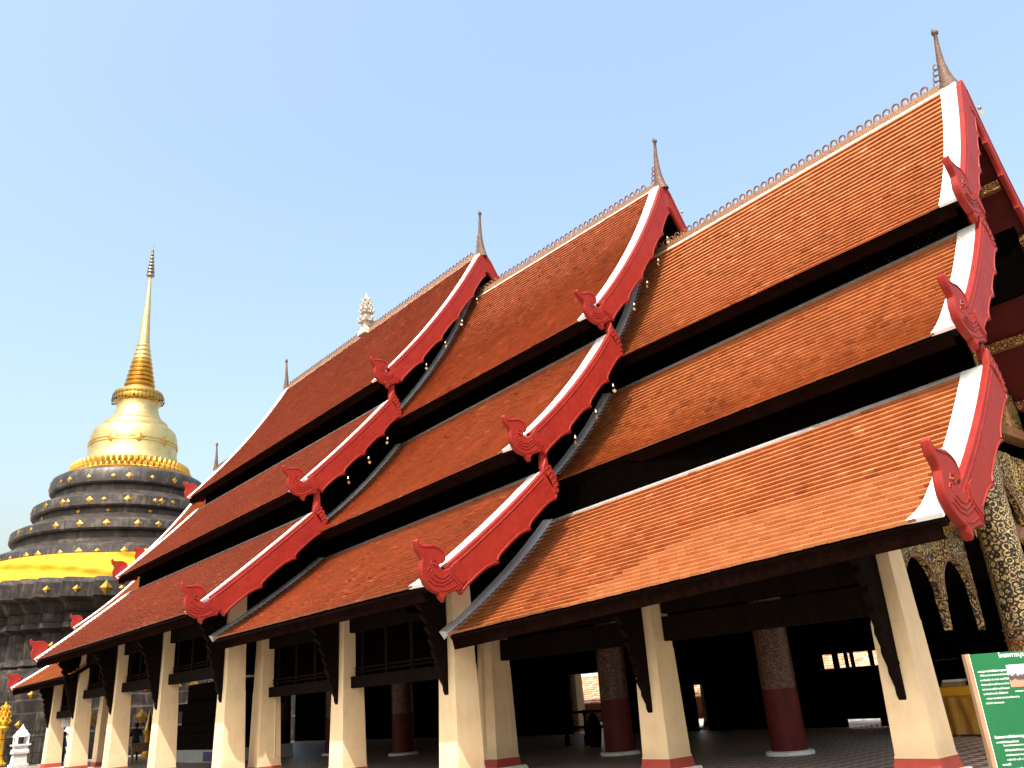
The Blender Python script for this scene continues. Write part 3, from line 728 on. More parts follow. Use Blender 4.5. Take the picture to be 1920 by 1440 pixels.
# carved gilt arch panel across the front aisle
def arch_panel(x, y0, y1, ztop, spring, n=2):
    mid_ = (y1-y0)/n; poly_faces = MB()
    for k in range(n):
        a0, a1 = y0+k*mid_, y0+(k+1)*mid_; c = (a0+a1)/2; hw = mid_/2-.10; arc = []
        for j in range(15):
            t_ = PI*(1-j/14); arc.append((c+math.cos(t_)*hw, spring+math.sin(t_)*hw*1.05))
        foot = spring-.42
        poly = [(a0, foot), (a0+.03, foot-.18), (a0+.10, foot+.35)]+arc+[(a1-.10, foot+.35), (a1-.03, foot-.18), (a1, foot), (a1, ztop), (a0, ztop)]
        poly_faces.prism_x(poly, x-.06, x+.06)
        rim = MB(); rim.tube([(x+.065, *q) for q in [(a0+.09, foot+.35)]+arc+[(a1-.09, foot+.35)]], .016, 6)
        rim.tube([(x+.065, c+(q[0]-c)*1.14, q[1]+.07) for q in arc], .010, 6); rim.build('arch_moulding', 'gold_mosaic', hall, smooth=40)
    return poly_faces.build('arch_panel', 'gold_carving', hall)
arch_panel(-6.6, 14.35, 17.35, 2.65, 1.2)
arch_panel(-6.6, my(16.95), my(14.35), 2.65, 1.2)
arch_panel(-6.35, 17.85, my(17.85), 4.4, 2.4, 1)
# pediment of the front gable: stacked gilt bands and carved panels
for t, z0_, z1_, yy in (('low', 2.62, 4.9, 13.9), ('mid', 5.1, 8.0, 15.65), ('top', 8.4, 12.2, 17.65)):
    x = -6.55; pts = [surf(1, t, x, k/8, -.2) for k in range(9)]
    near = [(max(q.y, yy), q.z) for q in pts if q.z > z0_+.02]
    poly = near+[(near[-1][0], z0_), (my(near[-1][0]), z0_)]+[(my(a_), b_) for a_, b_ in reversed(near)]
    mb = MB(); mb.prism_x(poly, x-.05, x+.05); pd = mb.build('pediment_panel', 'gold_carving', hall)
    mb = MB(); mb.box((x-.1, near[-1][0], z0_-.16), (x+.22, my(near[-1][0]), z0_+.06)); mb.box((x-.1, near[-1][0], z0_+.061), (x+.14, my(near[-1][0]), z0_+.16)); mb.build('pediment_cornice', 'gold_mosaic', hall)
    mb = MB()
    for k in range(int((my(near[-1][0])-near[-1][0])/.16)):
        y = near[-1][0]+.08+k*.16; mb.add([(x+.225, y-.07, z0_-.16), (x+.225, y+.07, z0_-.16), (x+.225, y, z0_-.34), (x+.2, y, z0_-.16)], [(0, 1, 2), (0, 2, 3), (1, 3, 2)])
    mb.build('lambrequin', 'gold', hall)
    for k in range(1, 8):
        y = near[-1][0]+(my(near[-1][0])-near[-1][0])*k/8
        zt = z1_ if abs(y-YC) < 1.2 else (z0_+z1_)/2
        zt = min(zt, z0_+ (z1_-z0_)*(1-abs(y-YC)/(YC-near[-1][0]))**.9)
        mb = MB(); mb.box((x+.05, y-.06, z0_+.16), (x+.11, y+.06, max(z0_+.3, zt-.1))); mb.build('pediment_rib', 'gold_mosaic', hall)
# purlins with gilt faces under the gable overhang
for t in TI:
    L = tlen(1, t)
    for k in range(3 if t == 'top' else 2):
        s = (.22+.3*k) if t == 'top' else (.3+.42*k)
        for near in (False,):
            P = surf(1, t, -5, s, -.25); y = P.y if near else my(P.y)
            mb = MB(); mb.box((-6.5, y-.09, P.z-.1), (-4.7, y+.09, P.z+.12)); mb.build('gilt_purlin', 'gold_on_red', hall)
# dark red soffit boards under the overhang of the front gable
for t in TI:
    mb = MB(); q = [surf(1, t, x, k/8, -.155) for x in (-6.5, -4.68) for k in range(9)]
    mb.add(q, [(k, k+1, 10+k, 9+k) for k in range(8)]); o = mb.build('soffit_boards', 'lacquer_red', hall); mirror(o, 'soffit_boards', hall)

# dark screens on the far side, with the gaps that let the court show through
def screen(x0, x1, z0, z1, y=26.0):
    mb = MB(); mb.box((x0, y-.04, z0), (x1, y+.04, z1)); mb.build('screen_panel', 'shaded_wood', hall)
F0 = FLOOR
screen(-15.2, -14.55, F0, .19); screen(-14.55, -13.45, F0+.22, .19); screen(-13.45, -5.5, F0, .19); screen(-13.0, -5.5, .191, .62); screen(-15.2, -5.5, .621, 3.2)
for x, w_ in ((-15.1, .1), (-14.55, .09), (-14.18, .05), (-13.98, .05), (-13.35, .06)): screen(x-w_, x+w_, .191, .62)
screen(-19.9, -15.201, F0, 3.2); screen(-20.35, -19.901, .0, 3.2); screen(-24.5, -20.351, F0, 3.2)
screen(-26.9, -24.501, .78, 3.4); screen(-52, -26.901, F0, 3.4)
# ------------------------------------------------------------------ the chedi
CH = (-67.52, 19.13)
chedi = thing('golden_chedi', 'tall bell-shaped chedi with gold spire, dark bronze rings and yellow sash', 'stupa', (*CH, GROUND))
CAMDIR = math.atan2(-CH[1], -CH[0])
mb = MB(); mb.lathe([(.02, 39.9), (.05, 39.3), (.06, 38.9)], CH, 10); tip = mb.build('spire_tip', 'silver_gold', chedi, smooth=True)
for k in range(8):                                   # tiered umbrella
    z = 36.5+k*.34; rr = .34*(1-.095*k)
    mb = MB(); mb.lathe([(rr*.92, z), (rr, z+.02), (rr*.96, z+.16), (rr*.5, z+.2), (.07, z+.24), (.06, z+.335)], CH, 20); mb.build('umbrella_tier', 'silver_gold', chedi, smooth=True)
mb = MB(); mb.lathe([(.46, 30.05), (.40, 31.0), (.33, 32.2), (.25, 33.6), (.17, 35.0), (.10, 36.2), (.09, 36.6)], CH, 28); mb.build('spire_shaft', 'pale_gold', chedi, smooth=True)
for k in range(10):
    z1 = 30.05-k*.40; z0 = z1-.39; ra = .52+.075*k; prof = [(ra*.8, z1), (ra*.92, z1-.06), (ra*1.0, z1-.17), (ra*.98, z1-.27), (ra*.84, z1-.34), (ra*.82, z0)]
    mb = MB(); mb.lathe(prof, CH, 40); mb.build('spire_ring', 'gold' if k > 3 else 'pale_gold', chedi, smooth=True)
mb = MB(); mb.lathe([(1.02, 26.06), (1.2, 25.85), (1.5, 25.66), (1.62, 25.55)], CH, 44); mb.build('flared_collar', 'pale_gold', chedi, smooth=True)
mb = MB(); mb.lathe([(1.55, 25.56), (1.85, 25.5), (1.9, 25.3), (1.82, 25.12), (1.86, 25.0), (1.78, 24.72), (1.6, 24.62)], CH, 44); disc = mb.build('gilt_canopy', 'gold', chedi, smooth=True)
mb = MB()
for k in range(40):
    a_ = 2*PI*k/40; x, y = CH[0]+math.cos(a_)*1.93, CH[1]+math.sin(a_)*1.93; l_ = .35+.3*random.random()
    mb.tube([(x, y, 25.3), (x+math.cos(a_)*.06, y+math.sin(a_)*.06, 25.3-l_)], .02, 4); mb.box((x-.05, y-.05, 25.2-l_), (x+.05, y+.05, 25.3-l_))
stuff(mb.build('hanging_bells', 'iron', disc))
mb = MB(); mb.lathe([(1.58, 24.65), (1.56, 24.3), (1.66, 23.8), (1.85, 23.35), (2.08, 23.1), (2.14, 22.95), (2.4, 22.85), (2.5, 22.6), (2.52, 22.45), (2.85, 22.3), (3.08, 22.05), (3.2, 21.6), (3.26, 21.0), (3.26, 20.5), (3.3, 20.0), (3.42, 19.55), (3.6, 19.3)], CH, 60)
bell = mb.build('gilt_bell', 'pale_gold', chedi, smooth=50)
mb = MB()
for zz in (20.95, 20.7): mb.lathe([(3.27, zz), (3.32, zz+.02), (3.32, zz+.07), (3.27, zz+.09)], CH, 60)
mb.build('bell_band', 'pale_gold', bell, smooth=True)
def plate(h, wdt, dep=.1):                           # flattened pyramid plate, +X outwards
    mb = MB(); mb.add([(0, -wdt, 0), (0, 0, -h), (0, wdt, 0), (0, 0, h), (dep*.6, -wdt*.45, 0), (dep*.6, 0, -h*.45), (dep*.6, wdt*.45, 0), (dep*.6, 0, h*.45), (dep, 0, 0)],
                      [(0, 1, 5, 4), (1, 2, 6, 5), (2, 3, 7, 6), (3, 0, 4, 7), (4, 5, 8), (5, 6, 8), (6, 7, 8), (7, 4, 8), (3, 2, 1, 0)])
    me = mb.mesh('diamond_plate', zo=0); me.materials.append(MATS['gold']); return me
PL = plate(.25, .25, .06); PB = plate(.46, .40, .09); PS = plate(.17, .17, .05)
for k in range(5):
    a_ = CAMDIR+(k-2)*.62+.1
    put_at('diamond_plate', PB, None, Matrix.Translation((CH[0]+math.cos(a_)*3.25, CH[1]+math.sin(a_)*3.25, 20.85+EYE)) @ Matrix.Rotation(a_, 4, 'Z'), chedi)
# lotus ring of petals
mb = MB(); mb.lathe([(3.6, 19.3), (4.1, 19.2), (4.15, 18.7), (4.3, 18.45), (4.55, 18.25), (4.5, 18.1)], CH, 60); lot = mb.build('lotus_ring', 'gold', chedi, smooth=40)
mbp = MB(); mbp.add([(0, -.17, .0), (.06, -.15, .32), (.09, 0, .48), (.06, .15, .32), (0, .17, 0), (.2, 0, .12), (.2, 0, .3)], [(0, 5, 6, 1), (1, 6, 2), (2, 6, 3), (3, 6, 5, 4)])
pm = mbp.mesh('petal', zo=0, smooth=60); pm.materials.append(MATS['gold'])
for k in range(64):
    a_ = 2*PI*k/64
    put_at('petal', pm, None, Matrix.Translation((CH[0]+math.cos(a_)*4.15, CH[1]+math.sin(a_)*4.15, 18.68+EYE)) @ Matrix.Rotation(a_, 4, 'Z'), lot)
    put_at('petal', pm, None, Matrix.Translation((CH[0]+math.cos(a_+.05)*4.3, CH[1]+math.sin(a_+.05)*4.3, 18.72+EYE)) @ Matrix.Rotation(a_+.05, 4, 'Z') @ Matrix.Rotation(PI, 4, 'X'), lot)
# bronze ring mouldings
RINGS = [[(4.4, 18.2), (5.1, 18.0), (5.42, 17.8), (5.55, 17.5), (5.52, 16.8), (5.42, 16.68), (5.12, 16.66), (5.10, 16.2)],
         [(5.10, 16.21), (5.35, 16.15), (5.8, 15.85), (6.25, 15.68), (6.5, 15.5), (6.52, 14.85), (6.42, 14.72), (6.1, 14.7), (6.08, 14.3)],
         [(6.08, 14.31), (6.4, 14.22), (6.95, 13.85), (7.4, 13.68), (7.68, 13.5), (7.7, 12.95), (7.6, 12.82), (7.2, 12.8), (7.18, 12.35)],
         [(7.18, 12.36), (7.5, 12.27), (8.1, 11.85), (8.6, 11.68), (8.95, 11.45), (9.0, 10.85), (8.9, 10.7), (8.9, 10.3)]]
for rg in RINGS: mb = MB(); mb.lathe(rg, CH, 96); mb.build('bronze_ring', 'bronze_plate', chedi, smooth=30)
rng = random.Random(11)
for rr, z, n, dz in ((5.55, 17.15, 24, 0), (6.53, 15.18, 26, 0), (7.71, 13.22, 28, 0), (9.0, 11.08, 44, 0), (6.12, 14.5, 14, 0), (6.53, 15.18, 8, .1)):
    for k in range(n):
        a_ = 2*PI*(k+rng.uniform(-.22, .22))/n
        if math.cos(a_-CAMDIR) < -.15: continue
        me = rng.choice((PL, PL, PS)) if rr < 9 else rng.choice((PL, PS))
        put_at('diamond_plate', me, None, Matrix.Translation((CH[0]+math.cos(a_)*rr, CH[1]+math.sin(a_)*rr, z+EYE)) @ Matrix.Rotation(a_, 4, 'Z'), chedi)
# yellow sash wound round the drum
mb = MB(); NZ = 22; prof = [(9.12+.62*(k/NZ), 10.95-2.3*k/NZ) for k in range(NZ+1)]
def folds(rr, z, t):
    return rr+.07*math.sin(t*9+z*3.2+math.sin(t*4)*1.5)+.045*math.sin(z*8+t*13+2*math.sin(t*3))+.02*math.sin(t*31-z*6)
mb.lathe(prof, CH, 220, folds); sash = mb.build('sash', 'yellow_cloth', chedi, smooth=60)
# redented base
q_ = [(1, .0), (1, .42), (.93, .42), (.93, .58), (.86, .58), (.86, .70), (.78, .70), (.78, .78)]
q2_ = q_+[(b, a) for a, b in reversed(q_)]
quad = q2_[:]
PLAN = []
for k in range(4):
    ca, sa = math.cos(k*PI/2), math.sin(k*PI/2)
    for x, y in quad:
        P = (x*ca-y*sa, x*sa+y*ca)
        if not PLAN or (abs(P[0]-PLAN[-1][0])+abs(P[1]-PLAN[-1][1])) > 1e-6: PLAN.append(P)
def tier(name, levels): mb = MB(); mb.stack(PLAN, levels, CH); return mb.build(name, 'bronze_plate', chedi)
tier('base_cornice', [(9.7, 9.2), (10.5, 9.05), (10.75, 8.75), (10.8, 7.85), (10.6, 7.75), (10.1, 7.6), (9.7, 7.1), (9.5, 7.0)])
tier('base_shaft', [(9.5, 7.001), (9.5, 6.5), (9.75, 6.4), (9.8, 6.1), (9.5, 5.95), (9.25, 5.85), (9.25, 4.35), (9.6, 4.2), (9.7, 3.95), (9.5, 3.85)])
tier('base_plinth', [(9.5, 3.851), (10.2, 3.45), (10.6, 3.2), (10.7, 2.55), (10.9, 2.5), (10.95, 1.95), (11.4, 1.85), (11.45, 1.2), (11.9, 1.1), (11.95, .0), (12.3, -.1), (12.35, GROUND)])
for z, hs, n in ((8.3, 10.8, 9), (5.1, 9.27, 7), (2.2, 10.96, 9), (.55, 11.97, 7)):
    for k in range(n):
        f = -.36+.72*k/(n-1)
        for ang in (0, -PI/2):
            x, y = hs*1.0, f*hs
            put_at('diamond_plate', PB if (k+n) % 2 else PL, None, Matrix.Translation((CH[0], CH[1], z+EYE)) @ Matrix.Rotation(ang, 4, 'Z') @ Matrix.Translation((x, y, 0)), chedi)
    for sgn in (-1, 1):
        for aa, bb in ((.93, .5), (.86, .64)):
            put_at('diamond_plate', PL, None, Matrix.Translation((CH[0]+aa*hs, CH[1]+sgn*bb*hs, z+EYE)), chedi)

# ------------------------------------------------------------------ fence, lanterns, gilt post in front of the chedi
FX = -55.6*1.0
fence = thing('iron_fence', 'black iron fence with spear tips in front of the chedi', 'fence', (-54.6, 14, GROUND))
FX = -54.6
mbB = MB(); mbB.tube([(0, 0, 0), (0, 0, 1.72)], .016, 5); mbB.lathe([(.004, 2.0), (.03, 1.86), (.045, 1.8), (.018, 1.72)], (0, 0), 6)
bar_me = mbB.mesh('fence_bar', zo=0); bar_me.materials.append(MATS['iron'])
for k in range(66):
    put_at('fence_bar', bar_me, None, Matrix.Translation((FX, 5.2+k*.2, GROUND+.1+EYE)), fence)
for zz in (.22, .75, 1.55): mb = MB(); mb.box((FX-.02, 5.1, GROUND+zz-.02), (FX+.02, 18.4, GROUND+zz+.02)); mb.build('rail', 'iron', fence)
mb = MB(); mb.box((FX-.12, 5.0, GROUND), (FX+.12, 18.5, GROUND+.16)); mb.build('kerb', 'concrete', fence)

def stone_lantern(y, lab, x=-53.6, k=1.0):
    t = thing('stone_lantern', lab, 'lantern', (x, y, GROUND), 'white stone lanterns by the fence')
    sq = [(-1, -1), (1, -1), (1, 1), (-1, 1)]; z = GROUND
    mb = MB(); mb.stack(sq, [(.42*k, z), (.42*k, z+.28*k), (.34*k, z+.3*k), (.30*k, z+.75*k), (.38*k, z+.8*k), (.38*k, z+.9*k)], (x, y)); mb.build('pedestal', 'concrete', t)
    mb = MB(); mb.stack(sq, [(.36*k, z+.901*k), (.36*k, z+1.0*k), (.30*k, z+1.02*k), (.30*k, z+1.12*k), (.42*k, z+1.2*k), (.42*k, z+1.26*k)], (x, y)); mb.build('table', 'white_stone', t)
    for sx in (-1, 1):
        for sy in (-1, 1): mb = MB(); mb.box((x+sx*.26*k-.06*k, y+sy*.26*k-.06*k, z+1.261*k), (x+sx*.26*k+.06*k, y+sy*.26*k+.06*k, z+1.62*k)); mb.build('post', 'white_stone', t)
    mb = MB(); mb.lathe([(.42*k, z+1.621*k), (.40*k, z+1.72*k), (.3*k, z+1.8*k), (.26*k, z+1.9*k), (.16*k, z+1.98*k), (.12*k, z+2.06*k), (.05*k, z+2.16*k), (.01*k, z+2.25*k)], (x, y), 16); mb.build('roof_cap', 'white_stone', t, smooth=40)
stone_lantern(10.95, 'white stone lantern standing alone left of the columns, before the iron fence')
stone_lantern(13.35, 'white stone lantern half hidden between the first and second far columns')
stone_lantern(15.2, 'white stone lantern seen between the columns behind the pale bench', k=.9)

t = thing('gilt_post', 'gilded post with a tiered crown at the left edge, inside the fence', 'post', (-56.2, 10.5, GROUND))
c_ = (-56.2, 10.5); z = GROUND
mb = MB(); mb.lathe([(.42, z), (.42, z+.3), (.28, z+.4), (.22, z+.6), (.2, z+1.9), (.3, z+2.05), (.34, z+2.15), (.24, z+2.25)], c_, 12); mb.build('shaft', 'yellow_paint', t, smooth=40)
mb = MB(); mb.lathe([(.24, z+2.251), (.3, z+2.4), (.26, z+2.55), (.16, z+2.9), (.1, z+3.2), (.04, z+3.6), (.01, z+3.9)], c_, 12)
for k in range(4):
    for j in range(8):
        a_ = 2*PI*j/8+k*.3; rr = .28-.05*k; zz = z+2.35+.24*k
        mb.tube([(c_[0]+math.cos(a_)*rr, c_[1]+math.sin(a_)*rr, zz), (c_[0]+math.cos(a_)*(rr+.1), c_[1]+math.sin(a_)*(rr+.1), zz+.14), (c_[0]+math.cos(a_)*rr, c_[1]+math.sin(a_)*rr, zz+.28)], [.05, .045, .008], 5)
mb.build('crown', 'yellow_paint', t, smooth=40)
mb = MB(); mb.lathe([(.1, z+3.55), (.06, z+3.75), (.01, z+4.05)], c_, 10); mb.build('cap', 'iron', t, smooth=40)
t = thing('gilt_stand', 'short gilded stand seen through the columns beside the praying figure', 'stand', (-49.5, 16.2, FLOOR))
c_ = (-49.5, 16.2); z = FLOOR
mb = MB(); mb.lathe([(.3, z), (.3, z+.2), (.18, z+.3), (.17, z+1.1), (.28, z+1.25), (.3, z+1.32)], c_, 14); mb.build('shaft', 'yellow_paint', t, smooth=40)
mb = MB(); mb.lathe([(.24, z+1.321), (.18, z+1.6), (.1, z+2.0), (.03, z+2.4)], c_, 14); mb.build('finial', 'gold', t, smooth=40)

# ------------------------------------------------------------------ people (small, far)
def person(name, label, loc, rz, mat, pose='stand', hair_mat='hair', scale=1.0):
    J = {'pel': (0, 0, .95), 'chest': (0, 0, 1.28), 'neck': (0, 0, 1.46), 'head': (0, .02, 1.58), 'top': (0, .01, 1.70)}
    if pose == 'wai':
        arms = {1: [(.19, 0, 1.40), (.25, .05, 1.13), (.10, .28, 1.22), (.03, .33, 1.32)], -1: [(-.19, 0, 1.40), (-.25, .05, 1.13), (-.10, .28, 1.22), (-.03, .33, 1.32)]}
    else:
        arms = {1: [(.19, 0, 1.40), (.26, -.02, 1.12), (.24, .10, .90), (.22, .15, .82)], -1: [(-.19, 0, 1.40), (-.27, .0, 1.14), (-.12, .2, 1.05), (-.04, .25, 1.06)]}
    vs = [J['pel'], (0, 0, 1.12), J['chest'], J['neck'], (0, .015, 1.52), (0, .025, 1.60), (0, .01, 1.68)]
    rad = [.15, .135, .165, .055, .075, .095, .07]; es = [(k, k+1) for k in range(6)]
    for sgn in (1, -1):
        b0 = len(vs); vs += arms[sgn]; rad += [.07, .05, .042, .035]; es += [(2, b0), (b0, b0+1), (b0+1, b0+2), (b0+2, b0+3)]
        # five short fingers
        w_ = Vector(arms[sgn][3]); dr = (w_-Vector(arms[sgn][2])).normalized()
        for f in range(5):
            off = Vector((.012*(f-2), .01*(f % 2), -.004*f)); vs.append(tuple(w_+dr*(.085 if f else .05)+off)); rad.append(.011); es.append((b0+3, len(vs)-1))
        b1 = len(vs); vs += [(sgn*.10, 0, .88), (sgn*.105, .02, .48), (sgn*.11, -.02, .08), (sgn*.115, .13, .035)]; rad += [.105, .07, .05, .04]; es += [(0, b1), (b1, b1+1), (b1+1, b1+2), (b1+2, b1+3)]
    t = thing(name, label, 'person', loc, None)
    me = bpy.data.meshes.new('body'); me.from_pydata(vs, es, []); o = bpy.data.objects.new('body', me); COL.objects.link(o)
    me.materials.append(MATS[mat]); md = o.modifiers.new('skin', 'SKIN'); md.use_smooth_shade = True
    for k, sv in enumerate(me.skin_vertices[0].data): sv.radius = (rad[k], rad[k]*(.8 if k < 3 else 1)); sv.use_root = (k == 0)
    o.modifiers.new('sub', 'SUBSURF').levels = 1; o.modifiers['sub'].render_levels = 2
    parent_to(o, t); mt = Matrix.Translation((loc[0], loc[1], loc[2]+EYE)) @ Matrix.Rotation(rz, 4, 'Z') @ Matrix.Scale(scale, 4); o.matrix_basis = mt
    mb = MB(); prof = [(.03, 1.735), (.075, 1.715), (.102, 1.66), (.106, 1.6), (.09, 1.55)]
    mb.lathe(prof, (0, -.012), 14); me = mb.mesh('hair', zo=0, smooth=True); put_at('hair', me, hair_mat, mt, t)
    mb = MB(); mb.lathe([(.004, 1.62), (.016, 1.6), (.018, 1.585), (.004, 1.575)], (0, .118), 8)
    for sx in (-.038, .038): mb.lathe([(.003, 1.648), (.012, 1.64), (.003, 1.632)], (sx, .108), 8)
    me = mb.mesh('face', zo=0, smooth=True); put_at('face', me, 'skin', mt, t)
    return t
cloth_zones('clothes_blue', [(0, (.02, .02, .02)), (.055, (.02, .024, .03)), (.47, (.01, .11, .32)), (.725, (.36, .2, .13))])
cloth_zones('silhouette_tones', [(0, (.02, .02, .02)), (.055, (.012, .012, .014)), (.47, (.014, .014, .016)), (.725, (.12, .07, .05))])  # clothes and skin darkened in colour to imitate a silhouette
cloth_zones('clothes_teal', [(0, (.02, .02, .02)), (.055, (.03, .03, .05)), (.47, (.02, .2, .4)), (.725, (.36, .2, .13))])
person('person', 'person in a blue shirt and dark trousers standing between the far columns', (-45.6, 11.1, GROUND), -.4, 'clothes_blue')
person('person', 'person with raised hands between the columns, coloured dark as a silhouette', (-45.2, 14.2, FLOOR), 1.2, 'silhouette_tones', 'wai')
person('person', 'person in light blue cut off by the left edge of the picture', (-50.2, 9.0, GROUND), 2.4, 'clothes_teal')

# ------------------------------------------------------------------ wind bells under the gable boards
bm_ = MB(); bm_.lathe([(.012, .0), (.03, -.02), (.045, -.06), (.055, -.11), (.065, -.125)], (0, 0), 14); BELL = bm_.mesh('bell', zo=0, smooth=True); BELL.materials.append(MATS['silver_gold'])
bm_ = MB(); bm_.tube([(0, 0, .09), (0, 0, -.2)], .005, 4); WIRE = bm_.mesh('wire', zo=0); WIRE.materials.append(MATS['iron'])
bm_ = MB(); bm_.prism_y([(0, -.19), (.075, -.255), (.06, -.30), (0, -.345), (-.06, -.30), (-.075, -.255)], -.004, .004); LEAF = bm_.mesh('clapper_leaf', zo=0); LEAF.materials.append(MATS['brass'])
ORD = ('lowest', 'second from the bottom', 'third from the bottom', 'topmost'); SN = {1: 'front', 2: 'middle', 3: 'rear'}
rng = random.Random(5)
def wind_bell(loc, label):
    t = thing('wind_bell', label, 'bell', loc, 'wind bells under the red gable boards'); M0 = Matrix.Translation((loc[0], loc[1], loc[2]+EYE))
    a_ = rng.uniform(-.9, .9)+1.2
    M0 = M0 @ Matrix.Scale(.75, 4); put_at('bell', BELL, None, M0, t); put_at('wire', WIRE, None, M0, t); put_at('clapper_leaf', LEAF, None, M0 @ Matrix.Rotation(a_, 4, 'Z') @ Matrix.Rotation(rng.uniform(-.2, .2), 4, 'Y'), t)
for i, t_ in ((2, 'top'), (2, 'mid'), (3, 'top'), (3, 'mid')):
    for k, (y, z) in enumerate(cusp_points[i, t_, True, 1]):
        nm = {'top': 'upper', 'mid': 'second'}[t_]; tot = len(cusp_points[i, t_, True, 1])
        wind_bell((SEC[i]['xf']+.17, y+.02, z-.05), 'small wind bell under the %s red board of the %s gable, %s' % (nm, SN[i], ORD[k] if k < tot-1 else 'topmost'))
for i in (1, 2, 3):
    P = surf(i, 'top', SEC[i]['xf'], .13, .0)
    wind_bell((SEC[i]['xf']+.17, my(P.y)+.12, P.z+.1), 'small wind bell by the far-side board just below the %s gable peak' % SN[i])

# ------------------------------------------------------------------ notice board
SO = Vector((-1.787, 4.396, .046)); SE = Vector((.69, .724, 0)).normalized(); SNn = Vector((SE.y, -SE.x, 0))
board_t = thing('notice_board', 'green notice board with white Thai lettering at the right edge', 'sign', (SO.x+SE.x*.55, SO.y+SE.y*.55, GROUND))
def sp(u_, v_, n_=0.0): q = SO+SE*u_+SNn*n_; return (q.x, q.y, q.z-v_)
def sbox(u0, u1, v0, v1, n0, n1):
    mb = MB(); mb.add([sp(a_, b_, c_) for c_ in (n0, n1) for a_, b_ in ((u0, v0), (u1, v0), (u1, v1), (u0, v1))], [(0, 1, 2, 3), (4, 5, 6, 7), (0, 1, 5, 4), (1, 2, 6, 5), (2, 3, 7, 6), (3, 0, 4, 7)]); return mb
sbox(.02, 1.1, 0, .95, -.012, 0).build('panel', 'sign_green', board_t)
sbox(0, .0198, -.002, 1.0, -.03, .003).build('frame_post', 'timber', board_t)
sbox(.0198, .0225, -.002, .95, -.012, .002).build('edge_strip', 'sign_white', board_t)
sbox(1.1, 1.12, -.002, 1.0, -.03, .003).build('frame_post', 'timber', board_t)
for u_ in (.06, 1.0): sbox(u_, u_+.05, .02, 1.05+.64, -.07, -.0305).build('leg', 'timber', board_t)
sbox(.18, .36, .06, .16, .0002, .002).build('photo_print', 'sign_photo', board_t)
SM = Matrix((SE, Vector((0, 0, 1)), SNn)).transposed().to_4x4()
def text(body, u_, v_, size, bold=0.0, lab='lettering', extr=.0006):
    cu = bpy.data.curves.new(lab, 'FONT'); cu.body = body; cu.size = size; cu.offset = bold; cu.extrude = extr; cu.resolution_u = 3
    tmp = bpy.data.objects.new(lab, cu); COL.objects.link(tmp); dg = bpy.context.evaluated_depsgraph_get()
    me = bpy.data.meshes.new_from_object(tmp.evaluated_get(dg)); bpy.data.objects.remove(tmp)
    mt = SM.copy(); q = sp(u_, v_, .0012); mt.translation = (q[0], q[1], q[2]+EYE); me.materials.clear(); return put_at(lab, me, 'sign_white', mt, board_t)
text('โครงการบูรณะวัดพระธาตุลำปางหลวง', .158, .024, .027, .0002)
text('สาเหตุความจำเป็นในการบูรณะ', .042, .085, .0115, .0002)
for k, ln in enumerate(('- ได้รับผลกระทบจากแผ่นดินไหว', 'มากที่สุดใน ปี ๒๕๕๕ การที่ได้รับ', 'พังทลายโครงสร้างหลายส่วน ๆ', 'หลวงและเจดีย์ ทรุดโทรมเอา', 'มาก่อสร้างครั้ง นี้เสียหาย', ' - งานลวดลายประดับตกแต่งอาคาร', 'หน้าบัน วิหารหลวง')):
    text(ln, .043, .1035+.0206*k, .0118)
text('ภาพก่อนการบูรณะ', .192, .182, .010)
text('ขั้นตอนการดำเนินการบูรณะวิหารหลวง', .043, .377, .0145, .0003); text('๑ การดำเนินงานสำรวจ', .045, .398, .0115, .0002)
for k, ln in enumerate(('โครงสร้างอาคารและหลังคากระเบื้อง', 'ปรับปรุงพื้นที่โดยรอบบริเวณ', 'งานซ่อมแซมลวดลายปูนปั้น', 'ทาสีทาน้ำ ๆ ที่ ๑ ถึง ๒')): text(ln, .074, .413+.0203*k, .0115)
text('๒ งานไม้', .048, .493, .0115, .0002); text('เสาและคานไม้เดิมของอาคาร', .075, .513, .0115)

# ------------------------------------------------------------------ things inside and beyond the hall
t = thing('offering_table', 'table under a draped golden-yellow cloth behind the front column', 'table', (-8.4, 21.9, FLOOR))
mb = MB(); mb.box((-9.5, 21.5, -.5), (-7.3, 22.3, -.46)); mb.build('tabletop', 'timber', t)
mb = MB(); nx = 40; vs = []
for k in range(nx+1):
    x = -9.54+2.28*k/nx
    for z, o_ in ((-.455, .0), (-.47, -.03), (-.75, -.05+.02*math.sin(k*1.3)), (-1.05, -.06+.035*math.sin(k*1.1)), (-1.5, -.07+.045*math.sin(k*.9))): vs.append((x, 21.5+o_, z))
mb.add(vs, [(k*5+j, k*5+j+1, k*5+6+j, k*5+5+j) for k in range(nx) for j in range(4)]); mb.box((-9.54, 21.5, -.458), (-7.26, 22.32, -.452)); mb.build('cloth', 'altar_cloth', t, smooth=60)
mb = MB(); mb.box((-9.55, 21.42, -.66), (-7.25, 21.435, -.47)); mb.build('cloth_border', 'yellow_cloth', t)
for x in (-9.4, -7.4): mb = MB(); mb.box((x-.04, 21.6, FLOOR), (x+.04, 21.68, -.5)); mb.build('leg', 'timber', t)
t = thing('red_bucket', 'dark red bucket with a wire handle on the yellow table', 'bucket', (-8.75, 21.8, -.452))
mb = MB(); mb.lathe([(.1, -.452), (.15, -.18), (.16, -.17), (.145, -.17), (.1, -.43)], (-8.75, 21.8), 20); mb.build('pail', 'bucket_red', t, smooth=40)
mb = MB(); mb.tube([(-8.75+.155*math.cos(a_), 21.8-.03, -.18+.17*math.sin(a_)) for a_ in [PI*k/10 for k in range(11)]], .007, 5); mb.build('handle', 'silver_gold', t)
t = thing('book_stack', 'pale books stacked at the end of the yellow table', 'books', (-9.25, 21.75, -.452))
